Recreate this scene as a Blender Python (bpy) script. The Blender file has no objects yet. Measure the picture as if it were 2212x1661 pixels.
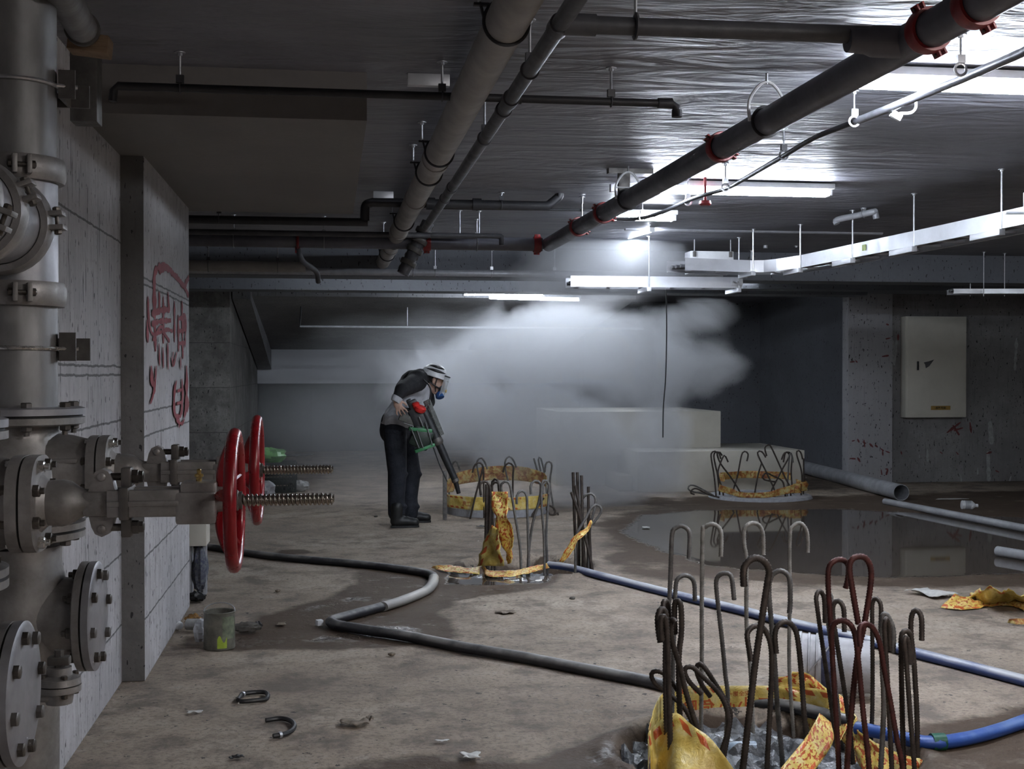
import bpy, bmesh, math, random
from mathutils import Vector, Matrix, noise
import numpy as np
R = random.Random(7)
PI = math.pi
# ------------------------------------------------------------------ camera
FPX = 2700.0
TH = math.atan(394 / FPX)
PH = math.atan(25.5 / FPX)
CAM = Vector((0, 0, 1.5))
FW = Vector((math.sin(TH) * math.cos(PH), math.cos(TH) * math.cos(PH), -math.sin(PH)))
RT = Vector((math.cos(TH), -math.sin(TH), 0))
UP = RT.cross(FW)
sc = bpy.context.scene
cd = bpy.data.cameras.new('camera')
cd.sensor_fit = 'HORIZONTAL'; cd.sensor_width = 36.0
cd.lens = 36.0 * FPX / 2212
cd.clip_start = 0.05; cd.clip_end = 200
cam = bpy.data.objects.new('camera', cd)
sc.collection.objects.link(cam)
m = Matrix((RT, UP, -FW)).transposed().to_4x4(); m.translation = CAM
cam.matrix_world = m
sc.camera = cam
# ------------------------------------------------------------------ world, exposure
w = bpy.data.worlds.new('world'); sc.world = w; w.use_nodes = True
w.node_tree.nodes['Background'].inputs[0].default_value = (0.55, 0.65, 0.85, 1)
w.node_tree.nodes['Background'].inputs[1].default_value = 0.02
sc.view_settings.view_transform = 'Standard'
sc.view_settings.look = 'None'
sc.view_settings.exposure = 3.2
sc.view_settings.gamma = 1.0
sc.view_settings.use_curve_mapping = False
sc.cycles.use_denoising = True
sc.cycles.max_bounces = 6; sc.cycles.diffuse_bounces = 3; sc.cycles.glossy_bounces = 3
sc.cycles.transmission_bounces = 4; sc.cycles.volume_bounces = 2
sc.cycles.sample_clamp_indirect = 4.0
sc.cycles.volume_step_rate = 1.0; sc.cycles.volume_max_steps = 96
sc.cycles.use_adaptive_sampling = True; sc.cycles.adaptive_threshold = 0.03

# ------------------------------------------------------------------ photograph pixel -> place
def ray(px, py):
    return (FW * FPX + RT * (px - 1106) + UP * (830.5 - py)).normalized()
def atY(px, py, Y):
    d = ray(px, py); return CAM + d * (Y / d.y)
def atX(px, py, X):
    d = ray(px, py); return CAM + d * (X / d.x)
def atZ(px, py, Z):
    d = ray(px, py); return CAM + d * ((Z - 1.5) / d.z)
def fl(px, py): return atZ(px, py, 0.0)
V = Vector
# ------------------------------------------------------------------ materials
MATS = {}
class NT:
    def __init__(s, name):
        s.m = bpy.data.materials.new(name); s.m.use_nodes = True
        s.t = s.m.node_tree; s.n = s.t.nodes; s.l = s.t.links
        s.b = s.n['Principled BSDF']; s.out = s.n['Material Output']
    def add(s, typ, **k):
        n = s.n.new(typ)
        for a, b in k.items():
            if a.startswith('i_'):
                n.inputs[a[2:]].default_value = b
            else: setattr(n, a, b)
        return n
    def lk(s, a, b): s.l.new(a, b)
    def coord(s, scale=(1, 1, 1), kind='Object', rot=(0, 0, 0)):
        c = s.add('ShaderNodeTexCoord'); mp = s.add('ShaderNodeMapping')
        mp.inputs['Scale'].default_value = scale; mp.inputs['Rotation'].default_value = rot
        s.lk(c.outputs[kind], mp.inputs[0]); return mp.outputs[0]
    def noise(s, vec, scale=5, detail=4, rough=.6, dist=0):
        n = s.add('ShaderNodeTexNoise'); n.inputs['Scale'].default_value = scale
        n.inputs['Detail'].default_value = detail; n.inputs['Roughness'].default_value = rough
        n.inputs['Distortion'].default_value = dist
        s.lk(vec, n.inputs['Vector']); return n.outputs['Fac']
    def ramp(s, fac, stops):
        r = s.add('ShaderNodeValToRGB'); e = r.color_ramp.elements
        while len(e) < len(stops): e.new(.5)
        for i, (p, c) in enumerate(stops):
            e[i].position = p
            e[i].color = (c, c, c, 1) if isinstance(c, (int, float)) else (*c, 1)
        s.lk(fac, r.inputs[0]); return r.outputs[0]
    def mix(s, fac, a, b, mode='MIX'):
        x = s.add('ShaderNodeMix'); x.data_type = 'RGBA'; x.blend_type = mode
        for sock, v in ((x.inputs[0], fac), (x.inputs[6], a), (x.inputs[7], b)):
            if isinstance(v, (int, float)): sock.default_value = v
            elif isinstance(v, tuple): sock.default_value = (*v, 1) if len(v) == 3 else v
            else: s.lk(v, sock)
        return x.outputs[2]
    def math(s, op, a, b=0.0, c=0.0, clamp=False):
        x = s.add('ShaderNodeMath'); x.operation = op; x.use_clamp = clamp
        for i, v in enumerate((a, b, c)):
            if isinstance(v, (int, float)): x.inputs[i].default_value = v
            else: s.lk(v, x.inputs[i])
        return x.outputs[0]
    def sep(s, vec):
        x = s.add('ShaderNodeSeparateXYZ'); s.lk(vec, x.inputs[0]); return x.outputs
    def bump(s, h, strength=.3, dist=.01, normal=None):
        b = s.add('ShaderNodeBump'); b.inputs['Strength'].default_value = strength
        b.inputs['Distance'].default_value = dist; s.lk(h, b.inputs['Height'])
        if normal: s.lk(normal, b.inputs['Normal'])
        s.lk(b.outputs[0], s.b.inputs['Normal']); return b.outputs[0]
    def set(s, **k):
        for a, v in k.items():
            sock = s.b.inputs[a.replace('_', ' ')]
            if isinstance(v, (int, float)): sock.default_value = v
            elif isinstance(v, tuple): sock.default_value = (*v, 1) if len(v) == 3 else v
            else: s.lk(v, sock)
        return s

def mat(name, col, rough=.5, metal=0, var=.12, scale=20, bump=.15, dist=.003, col2=None, spec=None, stretch=(1, 1, 1), kind='Object'):
    """plain surface with noise variation in colour, gloss and relief"""
    if name in MATS: return MATS[name]
    s = NT(name); v = s.coord(stretch, kind)
    n = s.noise(v, scale, 5, .65)
    c2 = col2 if col2 else tuple(max(0, c * (1 - 2.2 * var)) for c in col)
    c = s.ramp(n, [(.36, c2), (.64, col)])
    s.set(Base_Color=c, Metallic=metal)
    r = s.ramp(n, [(.3, min(1, rough + .12)), (.7, max(.02, rough - .06))])
    s.lk(r, s.b.inputs['Roughness'])
    if spec is not None: s.b.inputs['Specular IOR Level'].default_value = spec
    if bump: s.bump(s.noise(v, scale * 4, 3, .6), bump, dist)
    MATS[name] = s.m; return s.m

# ------------------------------------------------------------------ mesh tools
class MB:
    def __init__(s): s.v = []; s.f = []
    def _a(s, vs, fs):
        o = len(s.v); s.v += [V(p) for p in vs]; s.f += [tuple(i + o for i in f) for f in fs]; return s
    def box(s, c, size, rot=None, bev=0.0):
        x, y, z = (a / 2 for a in size)
        M = rot if rot is not None else Matrix.Identity(3)
        c = V(c)
        if bev <= 0:
            vs = [c + M @ V((sx * x, sy * y, sz * z)) for sx in (-1, 1) for sy in (-1, 1) for sz in (-1, 1)]
            return s._a(vs, [(0, 1, 3, 2), (4, 6, 7, 5), (0, 4, 5, 1), (2, 3, 7, 6), (0, 2, 6, 4), (1, 5, 7, 3)])
        b = bmesh.new(); bmesh.ops.create_cube(b, size=1)
        for q in b.verts: q.co = V((q.co.x * 2 * x, q.co.y * 2 * y, q.co.z * 2 * z))
        bmesh.ops.bevel(b, geom=b.edges[:], offset=min(bev, x * .9, y * .9, z * .9), segments=2, affect='EDGES', profile=.6)
        b.verts.index_update()
        s._a([c + M @ q.co for q in b.verts], [tuple(q.index for q in f.verts) for f in b.faces]); b.free(); return s
    def boxb(s, lo, hi, bev=0.0):
        lo, hi = V(lo), V(hi)
        return s.box((lo + hi) / 2, tuple(abs(a) for a in (hi - lo)), None, bev)
    def tube(s, path, r, n=10, caps=True, closed=False, sx=1.0, up=None):
        P = [V(p) for p in path]; N = len(P)
        if N < 2: return s
        rr = r if isinstance(r, (list, tuple)) else [r] * N
        T = []
        for i in range(N):
            if closed: t = P[(i + 1) % N] - P[i - 1]
            else: t = P[min(i + 1, N - 1)] - P[max(i - 1, 0)]
            T.append(t.normalized() if t.length > 1e-9 else V((0, 0, 1)))
        ref = V(up) if up else (V((0, 0, 1)) if abs(T[0].z) < .9 else V((1, 0, 0)))
        u = (ref - T[0] * ref.dot(T[0])).normalized()
        o = len(s.v)
        for i in range(N):
            u = u - T[i] * u.dot(T[i])
            u = u.normalized() if u.length > 1e-6 else T[i].orthogonal().normalized()
            w_ = T[i].cross(u)
            for k in range(n):
                a = 2 * PI * k / n
                s.v.append(P[i] + (u * math.cos(a) + w_ * math.sin(a) * sx) * rr[i])
        M_ = N if closed else N - 1
        for i in range(M_):
            j = (i + 1) % N
            for k in range(n):
                k2 = (k + 1) % n
                s.f.append((o + i * n + k, o + j * n + k, o + j * n + k2, o + i * n + k2))
        if caps and not closed:
            s.f.append(tuple(o + k for k in range(n)))
            s.f.append(tuple(o + (N - 1) * n + k for k in reversed(range(n))))
        return s
    def cyl(s, a, b, r, n=16, r2=None):
        return s.tube([a, b], [r, r if r2 is None else r2], n)
    def lathe(s, prof, origin, axis, n=24, cap0=True, cap1=True):
        """prof: list of (distance along axis, radius)"""
        ax = V(axis).normalized(); u = ax.orthogonal().normalized(); w_ = ax.cross(u); O = V(origin)
        o = len(s.v)
        for (d, r) in prof:
            for k in range(n):
                a = 2 * PI * k / n
                s.v.append(O + ax * d + (u * math.cos(a) + w_ * math.sin(a)) * max(r, 1e-4))
        for i in range(len(prof) - 1):
            for k in range(n):
                k2 = (k + 1) % n
                s.f.append((o + i * n + k, o + (i + 1) * n + k, o + (i + 1) * n + k2, o + i * n + k2))
        if cap0: s.f.append(tuple(o + k for k in range(n)))
        if cap1: s.f.append(tuple(o + (len(prof) - 1) * n + k for k in reversed(range(n))))
        return s
    def ring(s, c, axis, Rr, r, n=32, m_=8, sx=1.0, a0=0, a1=2 * PI, ref=None):
        ax = V(axis).normalized(); u = (V(ref).normalized() if ref else ax.orthogonal().normalized()); w_ = ax.cross(u)
        full = abs(a1 - a0 - 2 * PI) < 1e-6
        N = n if full else n + 1
        pts = [V(c) + (u * math.cos(a0 + (a1 - a0) * i / n) + w_ * math.sin(a0 + (a1 - a0) * i / n)) * Rr for i in range(N)]
        return s.tube(pts, r, m_, True, full, sx, up=tuple(ax))
    def prism(s, poly, vec):
        """closed polygon (3D points) extruded by vec"""
        n = len(poly); v_ = V(vec); P = [V(p) for p in poly]
        fs = [tuple(range(n)), tuple(reversed(range(n, 2 * n)))]
        fs += [(i, i + n, (i + 1) % n + n, (i + 1) % n) for i in range(n)]
        return s._a(P + [p + v_ for p in P], fs)
    def sphere(s, c, r, nu=16, nv=10, f=None):
        rx, ry, rz = r if isinstance(r, (tuple, list)) else (r, r, r)
        o = len(s.v); c = V(c)
        for i in range(nv + 1):
            t = PI * i / nv
            for k in range(nu):
                a = 2 * PI * k / nu
                d = V((math.sin(t) * math.cos(a), math.sin(t) * math.sin(a), math.cos(t)))
                q = f(d) if f else 1.0
                s.v.append(c + V((d.x * rx, d.y * ry, d.z * rz)) * q)
        for i in range(nv):
            for k in range(nu):
                k2 = (k + 1) % nu
                s.f.append((o + i * nu + k, o + (i + 1) * nu + k, o + (i + 1) * nu + k2, o + i * nu + k2))
        return s
    def hexbolt(s, c, axis, r, h, n=6):
        ax = V(axis).normalized()
        s.lathe([(0, r), (h * .85, r), (h, r * .8)], c, ax, n)
        return s
    def grid(s, fn, nu, nv):
        o = len(s.v)
        for i in range(nu + 1):
            for j in range(nv + 1): s.v.append(V(fn(i / nu, j / nv)))
        for i in range(nu):
            for j in range(nv):
                a = o + i * (nv + 1) + j
                s.f.append((a, a + nv + 1, a + nv + 2, a + 1))
        return s
    def build(s, name, m, parent=None, loc=None, smooth=40, group=None):
        """link as ONE mesh object; parent's world origin or loc is its origin"""
        if parent is not None: O = V(parent['_o'])
        elif loc is not None: O = V(loc)
        else:
            xs = [p.x for p in s.v]; ys = [p.y for p in s.v]; zs = [p.z for p in s.v]
            O = V(((min(xs) + max(xs)) / 2, (min(ys) + max(ys)) / 2, min(zs)))
        me = bpy.data.meshes.new(name)
        me.from_pydata([tuple(p - O) for p in s.v], [], s.f)
        me.materials.append(m)
        bm = bmesh.new(); bm.from_mesh(me)
        bmesh.ops.remove_doubles(bm, verts=bm.verts, dist=1e-6)
        bmesh.ops.recalc_face_normals(bm, faces=bm.faces)
        bm.to_mesh(me); bm.free()
        if smooth:
            me.polygons.foreach_set('use_smooth', [True] * len(me.polygons))
            me.set_sharp_from_angle(angle=math.radians(smooth))
        o = bpy.data.objects.new(name, me); sc.collection.objects.link(o)
        if parent is not None: o.parent = parent; o['_o'] = tuple(O)
        else: o.location = O; o['_o'] = tuple(O)
        return o

def tag(o, label=None, cat=None, group=None, kind=None):
    if label: o['label'] = label
    if cat: o['category'] = cat
    if group: o['group'] = group
    if kind: o['kind'] = kind
    return o
def thing(name, label, cat, loc, group=None):
    o = bpy.data.objects.new(name, None); sc.collection.objects.link(o)
    o.location = loc; o['_o'] = tuple(loc); o.empty_display_size = .05
    return tag(o, label, cat, group)
def struct(o): o['kind'] = 'structure'; return o
def copy_tree(o, parent=None):
    c = o.copy(); sc.collection.objects.link(c); c.parent = parent
    for ch in list(o.children): copy_tree(ch, c)
    return c
def smooth_path(pts, sub=8):
    """Catmull-Rom through the points"""
    P = [V(p) for p in pts]; out = []
    for i in range(len(P) - 1):
        a = P[i - 1] if i else P[i] * 2 - P[i + 1]
        b, c = P[i], P[i + 1]
        d = P[i + 2] if i + 2 < len(P) else c * 2 - b
        for k in range(sub):
            t = k / sub
            out.append(.5 * ((2 * b) + (c - a) * t + (2 * a - 5 * b + 4 * c - d) * t * t + (3 * b - a - 3 * c + d) * t ** 3))
    out.append(P[-1]); return out
def resample(P, step):
    out = [P[0]]; acc = 0
    for a, b in zip(P, P[1:]):
        L = (b - a).length
        if L < 1e-9: continue
        t = step - acc
        while t <= L:
            out.append(a + (b - a) * (t / L)); t += step
        acc = L - (t - step)
    if (out[-1] - P[-1]).length > step * .3: out.append(P[-1])
    return out
# ------------------------------------------------------------------ the setting: concrete materials
def concrete(name, col, dark, scale=1.0, streak=.5, joints=None, rough=.8, bumps=.35, blot=.5, axis='Y', panel=1.2):
    s = NT(name); v = s.coord()
    big = s.noise(v, .9 * scale, 5, .6); mid = s.noise(v, 4.5 * scale, 6, .7); fine = s.noise(v, 45 * scale, 4, .7)
    c = s.ramp(big, [(.3, dark), (.68, col)])
    c = s.mix(s.ramp(mid, [(.42, blot * .8), (.6, 0.0)]), c, dark)
    c = s.mix(s.ramp(fine, [(.3, .35), (.55, 0.0)]), c, dark)
    h = s.math('ADD', s.math('MULTIPLY', mid, .6), s.math('MULTIPLY', fine, .25))
    if streak:
        sv = s.coord((7, 7, .55)); st = s.noise(sv, 2.4, 5, .72, .4)
        fs = s.coord((24, 24, 1.7)); ft = s.noise(fs, 1.7, 4, .68)
        thin = s.ramp(ft, [(.36, 1.0), (.385, 0.0)])
        c = s.mix(s.math('MULTIPLY', s.ramp(st, [(.35, 1.0), (.55, 0.0)]), streak * .55), c, tuple(a * .75 for a in dark))
        c = s.mix(s.math('MULTIPLY', thin, streak), c, (.035, .033, .032))
        h = s.math('SUBTRACT', h, s.math('MULTIPLY', thin, 1.1 * streak))
        pits = s.ramp(s.noise(s.coord((9, 9, 4)), 5, 2, .5), [(.315, 1.0), (.33, 0.0)])
        c = s.mix(pits, c, (.03, .03, .03)); h = s.math('SUBTRACT', h, pits)
    if joints:
        xyz = s.sep(v); warp = s.math('MULTIPLY', s.math('SUBTRACT', s.noise(v, 9, 3, .7), .5), .02)
        z = s.math('ADD', xyz[2], warp)
        j = None
        for jz in joints:
            d = s.math('ABSOLUTE', s.math('SUBTRACT', z, jz))
            q = s.math('LESS_THAN', d, .005); j = q if j is None else s.math('MAXIMUM', j, q)
        y = s.math('ADD', xyz[1 if axis == 'Y' else 0], warp)
        fy = s.math('FRACT', s.math('DIVIDE', y, panel))
        q = s.math('MULTIPLY', s.math('LESS_THAN', fy, .006 / panel), .8)
        j = s.math('MAXIMUM', j, q)
        c = s.mix(s.math('MULTIPLY', j, .8), c, (.06, .057, .055)); h = s.math('SUBTRACT', h, s.math('MULTIPLY', j, 1.2))
    s.set(Base_Color=c, Roughness=rough); s.bump(h, bumps, .02)
    MATS[name] = s.m; return s.m
M_wall = concrete('board_marked_concrete', (.64, .63, .65), (.38, .37, .38), 1, .8, [.28, .62, .9, 1.27, 1.49, 1.53, 2.13])
M_wall2 = concrete('pilaster_concrete', (.68, .67, .69), (.42, .41, .42), 1.1, .75, [.3, .6, 1.19, 1.31, 1.93, 1.96])
M_pilface = concrete('smooth_shaded_concrete', (.21, .20, .19), (.11, .105, .10), 1.3, .15)  # shade of the pilaster's end face put into the darker colour
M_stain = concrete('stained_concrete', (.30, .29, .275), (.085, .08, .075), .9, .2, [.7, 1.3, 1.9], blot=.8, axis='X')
M_dark = concrete('dim_shaded_concrete', (.17, .18, .20), (.12, .125, .14), .6, .1)  # shade of the rear right walls put into the tone; beams share it
M_pale = concrete('lit_band_concrete', (.50, .51, .54), (.42, .43, .46), .6, 0, bumps=.1, blot=.2)  # lit band of the back wall, its brightness put into the colour
M_vdark = concrete('shadow_dark_concrete', (.05, .054, .06), (.035, .038, .042), .6, .1)  # shadow under the back lintel painted in as a near-black tone
M_mid = concrete('plain_concrete', (.30, .30, .31), (.17, .17, .18), .8, .35)
M_block = concrete('soffit_concrete', (.20, .185, .175), (.15, .14, .135), .6, 0, blot=.2, bumps=.1)
M_cream = mat('cream_paint', (.66, .63, .55), .6, var=.04, scale=3, bump=.06)

# ceiling: smooth sheen with trowel ripples across
s = NT('ceiling_concrete'); v = s.coord((.7, 3.2, 1)); big = s.noise(s.coord((.5, 1.2, 1)), 1.1, 4, .6)
rip = s.noise(v, 1.6, 5, .62, .5); fine = s.noise(s.coord((3, 14, 3)), 3, 4, .65)
c = s.ramp(big, [(.3, (.165, .165, .185)), (.7, (.25, .25, .285))])
c = s.mix(s.ramp(rip, [(.36, .5), (.5, 0.0)]), c, (.11, .11, .12))
s.set(Base_Color=c); r = s.ramp(rip, [(.35, .42), (.65, .62)]); s.lk(r, s.b.inputs['Roughness'])
lump = s.noise(s.coord((.9, 2.6, 1)), 2.2, 3, .55, .9)
s.bump(s.math('ADD', s.math('ADD', s.math('MULTIPLY', rip, .55), s.math('MULTIPLY', lump, 1.5)), s.math('MULTIPLY', fine, .12)), .45, .045); M_ceil = s.m

# floor: dusty concrete, wetness held as an attribute of the slab (0 dry, .5 damp, 1 standing water)
s = NT('site_floor'); v = s.coord()
at = s.add('ShaderNodeAttribute'); at.attribute_name = 'wet'; wet0 = at.outputs['Fac']
big = s.noise(v, .7, 5, .62); mid = s.noise(v, 3.2, 7, .72); fine = s.noise(v, 38, 4, .75); grit = s.noise(v, 90, 2, .6)
wob = s.math('MULTIPLY', s.math('SUBTRACT', s.noise(v, 2.6, 5, .7), .5), .75)
wet = s.math('ADD', wet0, wob)
c = s.ramp(big, [(.3, (.21, .165, .125)), (.52, (.335, .27, .208)), (.7, (.42, .355, .285))])
c = s.mix(s.ramp(mid, [(.38, .95), (.53, 0.0)]), c, (.15, .12, .095))
c = s.mix(s.ramp(mid, [(.58, 0.0), (.7, .5)]), c, (.44, .39, .33))
c = s.mix(s.ramp(fine, [(.40, .55), (.5, 0.0)]), c, (.12, .10, .085))
specks = s.ramp(s.noise(v, 15, 4, .7), [(.33, 1.0), (.36, 0.0)])
c = s.mix(specks, c, (.05, .045, .04))
damp = s.ramp(wet, [(.30, 0.0), (.47, 1.0)]); pool = s.ramp(wet, [(.66, 0.0), (.8, 1.0)])
c = s.mix(s.math('MULTIPLY', damp, .88), c, (.072, .050, .036))
c = s.mix(s.math('MULTIPLY', pool, .85), c, (.085, .068, .055))
s.set(Base_Color=c)
ro = s.math('SUBTRACT', .85, s.math('MULTIPLY', damp, .27)); ro = s.math('SUBTRACT', ro, s.math('MULTIPLY', pool, .545))
s.lk(ro, s.b.inputs['Roughness'])
s.lk(s.math('SUBTRACT', .5, s.math('MULTIPLY', s.math('SUBTRACT', damp, pool, clamp=True), .42)), s.b.inputs['Specular IOR Level'])
h = s.math('ADD', s.math('MULTIPLY', mid, .9), s.math('MULTIPLY', fine, .30)); h = s.math('ADD', h, s.math('MULTIPLY', grit, .08))
h = s.math('MULTIPLY', h, s.math('SUBTRACT', 1.0, s.math('MULTIPLY', pool, .995)))
s.bump(h, .55, .02); M_floor = s.m

# ------------------------------------------------------------------ floor slab
PIT_N = (1.72, 4.72, .60)      # nearest pile head
PIT_M = (1.52, 9.55, .52)      # middle pile head
def inpoly(x, y, poly):
    r = False; n = len(poly); j = n - 1
    for i in range(n):
        xi, yi = poly[i]; xj, yj = poly[j]
        if (yi > y) != (yj > y) and x < (xj - xi) * (y - yi) / (yj - yi) + xi: r = not r
        j = i
    return r
def segd(x, y, poly):
    p = np.array(poly); q = np.roll(p, -1, 0); d = q - p
    t = np.clip(((x - p[:, 0]) * d[:, 0] + (y - p[:, 1]) * d[:, 1]) / (d ** 2).sum(1), 0, 1)
    return float(np.sqrt(((p + d * t[:, None] - (x, y)) ** 2).sum(1)).min())
WET = [  # outlines of the wet patches as seen in the photograph, with wetness and edge softness in metres
    ([(500, 1362), (560, 1330), (700, 1292), (755, 1262), (770, 1232), (640, 1216), (760, 1210), (925, 1232), (1010, 1215), (1150, 1222), (1225, 1240), (1180, 1272), (1000, 1300), (960, 1325), (1010, 1372), (880, 1400), (700, 1408), (520, 1406), (372, 1404), (385, 1372)], .62, .22),
    ([(650, 1370), (800, 1340), (900, 1340), (1000, 1372), (860, 1392), (640, 1396), (500, 1385)], .72, .3),
    ([(960, 1232), (1210, 1232), (1195, 1258), (1060, 1266), (950, 1262)], .98, .15),
    ([(1370, 1112), (1500, 1100), (1830, 1098), (2300, 1120), (2500, 1200), (2250, 1240), (1900, 1252), (1700, 1238), (1520, 1225), (1400, 1185), (1320, 1150)], 1.1, .5),
    ([(1250, 1130), (1480, 1070), (1740, 1070), (2300, 1055), (2600, 1200), (2300, 1275), (1800, 1275), (1500, 1255), (1330, 1225), (1300, 1180)], .52, .5),
    ([(1120, 1640), (1240, 1585), (1390, 1570), (1420, 1661), (1400, 1800), (900, 1900), (700, 1661), (900, 1620)], .62, .3),
    ([(1950, 1560), (2300, 1500), (2400, 1700), (2000, 1720), (1900, 1640)], .50, .25),
    ([(1280, 1205), (1330, 1180), (1500, 1235), (1500, 1262), (1350, 1250)], .5, .3),
    ([(590, 1188), (660, 1186), (690, 1196), (600, 1200)], .55, .12),
    ([(1240, 1060), (1480, 1075), (1460, 1092), (1300, 1092)], .5, .3),
    ([(560, 1000), (760, 1000), (720, 1045), (560, 1060)], .45, .5),
]
WP = [([tuple(fl(a, b)[:2]) for a, b in poly], k, e) for poly, k, e in WET]
def axis_pts(spans):
    out = []
    for a, b, st in spans:
        n = max(1, int(round((b - a) / st))); out += [a + (b - a) * i / n for i in range(n)]
    out.append(spans[-1][1]); return out
xs = axis_pts([(-3.2, -1.2, .25), (-1.2, 4.0, .035), (4.0, 9.5, .12), (9.5, 14, .5)])
ys = axis_pts([(-7, 3.4, .4), (3.4, 7.0, .035), (7, 13, .06), (13, 26, .2)])
fv = []; wetv = []
for y in ys:
    for x in xs:
        z = .012 * (noise.noise(V((x * .8, y * .8, 3))) ) + .004 * noise.noise(V((x * 4, y * 4, 1)))
        wv = 0
        if y > 3 and -1.3 < x < 10:
            for poly, k, e in WP:
                bx = [p[0] for p in poly]; by = [p[1] for p in poly]
                if min(bx) - e < x < max(bx) + e and min(by) - e < y < max(by) + e:
                    d = segd(x, y, poly)
                    sg = d if inpoly(x, y, poly) else -d
                    wv = max(wv, k * max(0, min(1, .5 + sg / e)))
        if wv > .6: z = z * (1 - min(1, (wv - .6) * 4)) - .004
        for (cx, cy, cr) in (PIT_N, PIT_M):
            d = math.hypot(x - cx, y - cy) + .05 * noise.noise(V((x * 5, y * 5, 8)))
            if d < cr + .1:
                t = max(0, min(1, (cr - d) / .1)); z -= .17 * t
                z += .022 * max(0, 1 - abs(d - cr - .03) / .07)
        for (cx, cy, cr) in (PIT_N, PIT_M):
            if math.hypot(x - cx, y - cy) < cr - .02: wv = max(wv, .6)
        fv.append((x, y, z)); wetv.append(wv)
nx = len(xs); ff = [(j * nx + i, j * nx + i + 1, (j + 1) * nx + i + 1, (j + 1) * nx + i) for j in range(len(ys) - 1) for i in range(nx - 1)]
me = bpy.data.meshes.new('floor'); me.from_pydata(fv, [], ff); me.materials.append(M_floor)
a_ = me.attributes.new('wet', 'FLOAT', 'POINT'); a_.data.foreach_set('value', wetv)
me.polygons.foreach_set('use_smooth', [True] * len(ff))
o = bpy.data.objects.new('floor', me); sc.collection.objects.link(o); struct(o)

# ------------------------------------------------------------------ walls, ceiling
CEIL = 2.75
def st(name, lo, hi, m, bev=0):
    return struct(MB().boxb(lo, hi, bev).build(name, m, smooth=30 if bev else 0))
st('ceiling', (-3.2, -7, CEIL), (14, 26, CEIL + .25), M_ceil)
st('wall_left', (-1.35, -7, 0), (-1.0, 6.32, CEIL), M_wall)
# pilaster: end face towards the viewer coloured darker for its shade, pale side face
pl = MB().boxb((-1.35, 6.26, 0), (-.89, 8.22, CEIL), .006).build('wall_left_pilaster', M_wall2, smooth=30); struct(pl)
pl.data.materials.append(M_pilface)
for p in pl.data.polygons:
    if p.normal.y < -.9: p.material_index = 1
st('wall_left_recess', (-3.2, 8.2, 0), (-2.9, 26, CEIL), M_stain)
st('wall_left_corner', (-3.2, 8.0, 0), (-1.3, 8.2, CEIL), M_mid)
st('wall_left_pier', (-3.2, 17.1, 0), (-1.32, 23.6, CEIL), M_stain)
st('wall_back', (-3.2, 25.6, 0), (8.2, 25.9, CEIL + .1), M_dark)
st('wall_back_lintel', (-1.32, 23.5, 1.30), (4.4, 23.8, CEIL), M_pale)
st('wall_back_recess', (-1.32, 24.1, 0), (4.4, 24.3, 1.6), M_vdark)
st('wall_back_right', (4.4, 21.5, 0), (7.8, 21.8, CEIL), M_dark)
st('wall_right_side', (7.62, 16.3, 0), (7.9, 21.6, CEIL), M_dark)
M_cab = concrete('paint_scuffed_concrete', (.31, .30, .30), (.17, .165, .165), 1.2, .3)
M_col = concrete('column_concrete', (.46, .455, .475), (.34, .335, .345), .9, .3, blot=.25)
st('wall_right', (7.5, 16.12, 0), (14, 16.4, CEIL), M_cab)
st('wall_right_column', (atY(1832, 900, 16.02).x, 16.02, 0), (atY(1928, 900, 16.02).x, 16.22, CEIL), M_col, .01)
st('wall_far_right', (13.7, -7, 0), (14, 16.3, CEIL), M_mid)
st('wall_behind', (-3.2, -7.2, 0), (14, -7, CEIL), M_mid)
st('wall_right_header', (4.0, 15.2, 2.56), (14, 15.9, CEIL), M_dark)
# dropped slab over the left side, and the deep cross beams further back
st('ceiling_drop_slab', (-1.4, 5.25, 2.55), (.155, 8.35, CEIL), M_block)
st('ceiling_beam', (-3.0, 12.5, 2.46), (14, 12.95, CEIL), M_dark)
st('ceiling_beam_rear', (-3.0, 15.6, 2.52), (7.0, 16.1, CEIL), M_dark)
# ramp soffit sloping down to the rear, with its thick raking edge beam on the left
rp = MB().prism([(-1.32, 17.6, 2.56), (-1.32, 23.5, 1.93), (-1.32, 23.5, CEIL), (-1.32, 17.6, CEIL)], (5.7, 0, 0)).build('ceiling_ramp_soffit', M_mid, smooth=0); struct(rp)
a = atY(515, 614, 17.4); b = atY(548, 614, 17.4); c1 = atY(578, 790, 23.2); d1 = atY(562, 793, 23.2)
x0, x1 = -1.30, -1.06
rb = MB()
rb._a([(x0, 17.3, 2.75), (x1, 17.3, 2.75), (x1, 17.3, 2.50), (x0, 17.3, 2.50), (x0, 23.4, 1.9), (x1, 23.4, 1.9), (x1, 23.4, 1.56), (x0, 23.4, 1.56)],
      [(0, 1, 2, 3), (7, 6, 5, 4), (0, 4, 5, 1), (1, 5, 6, 2), (2, 6, 7, 3), (3, 7, 4, 0)])
struct(rb.build('ceiling_ramp_edge', M_mid, smooth=0))
st('ceiling_stub', (-1.9, 12.2, 2.42), (-1.42, 12.5, 2.62), M_stain)
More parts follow.
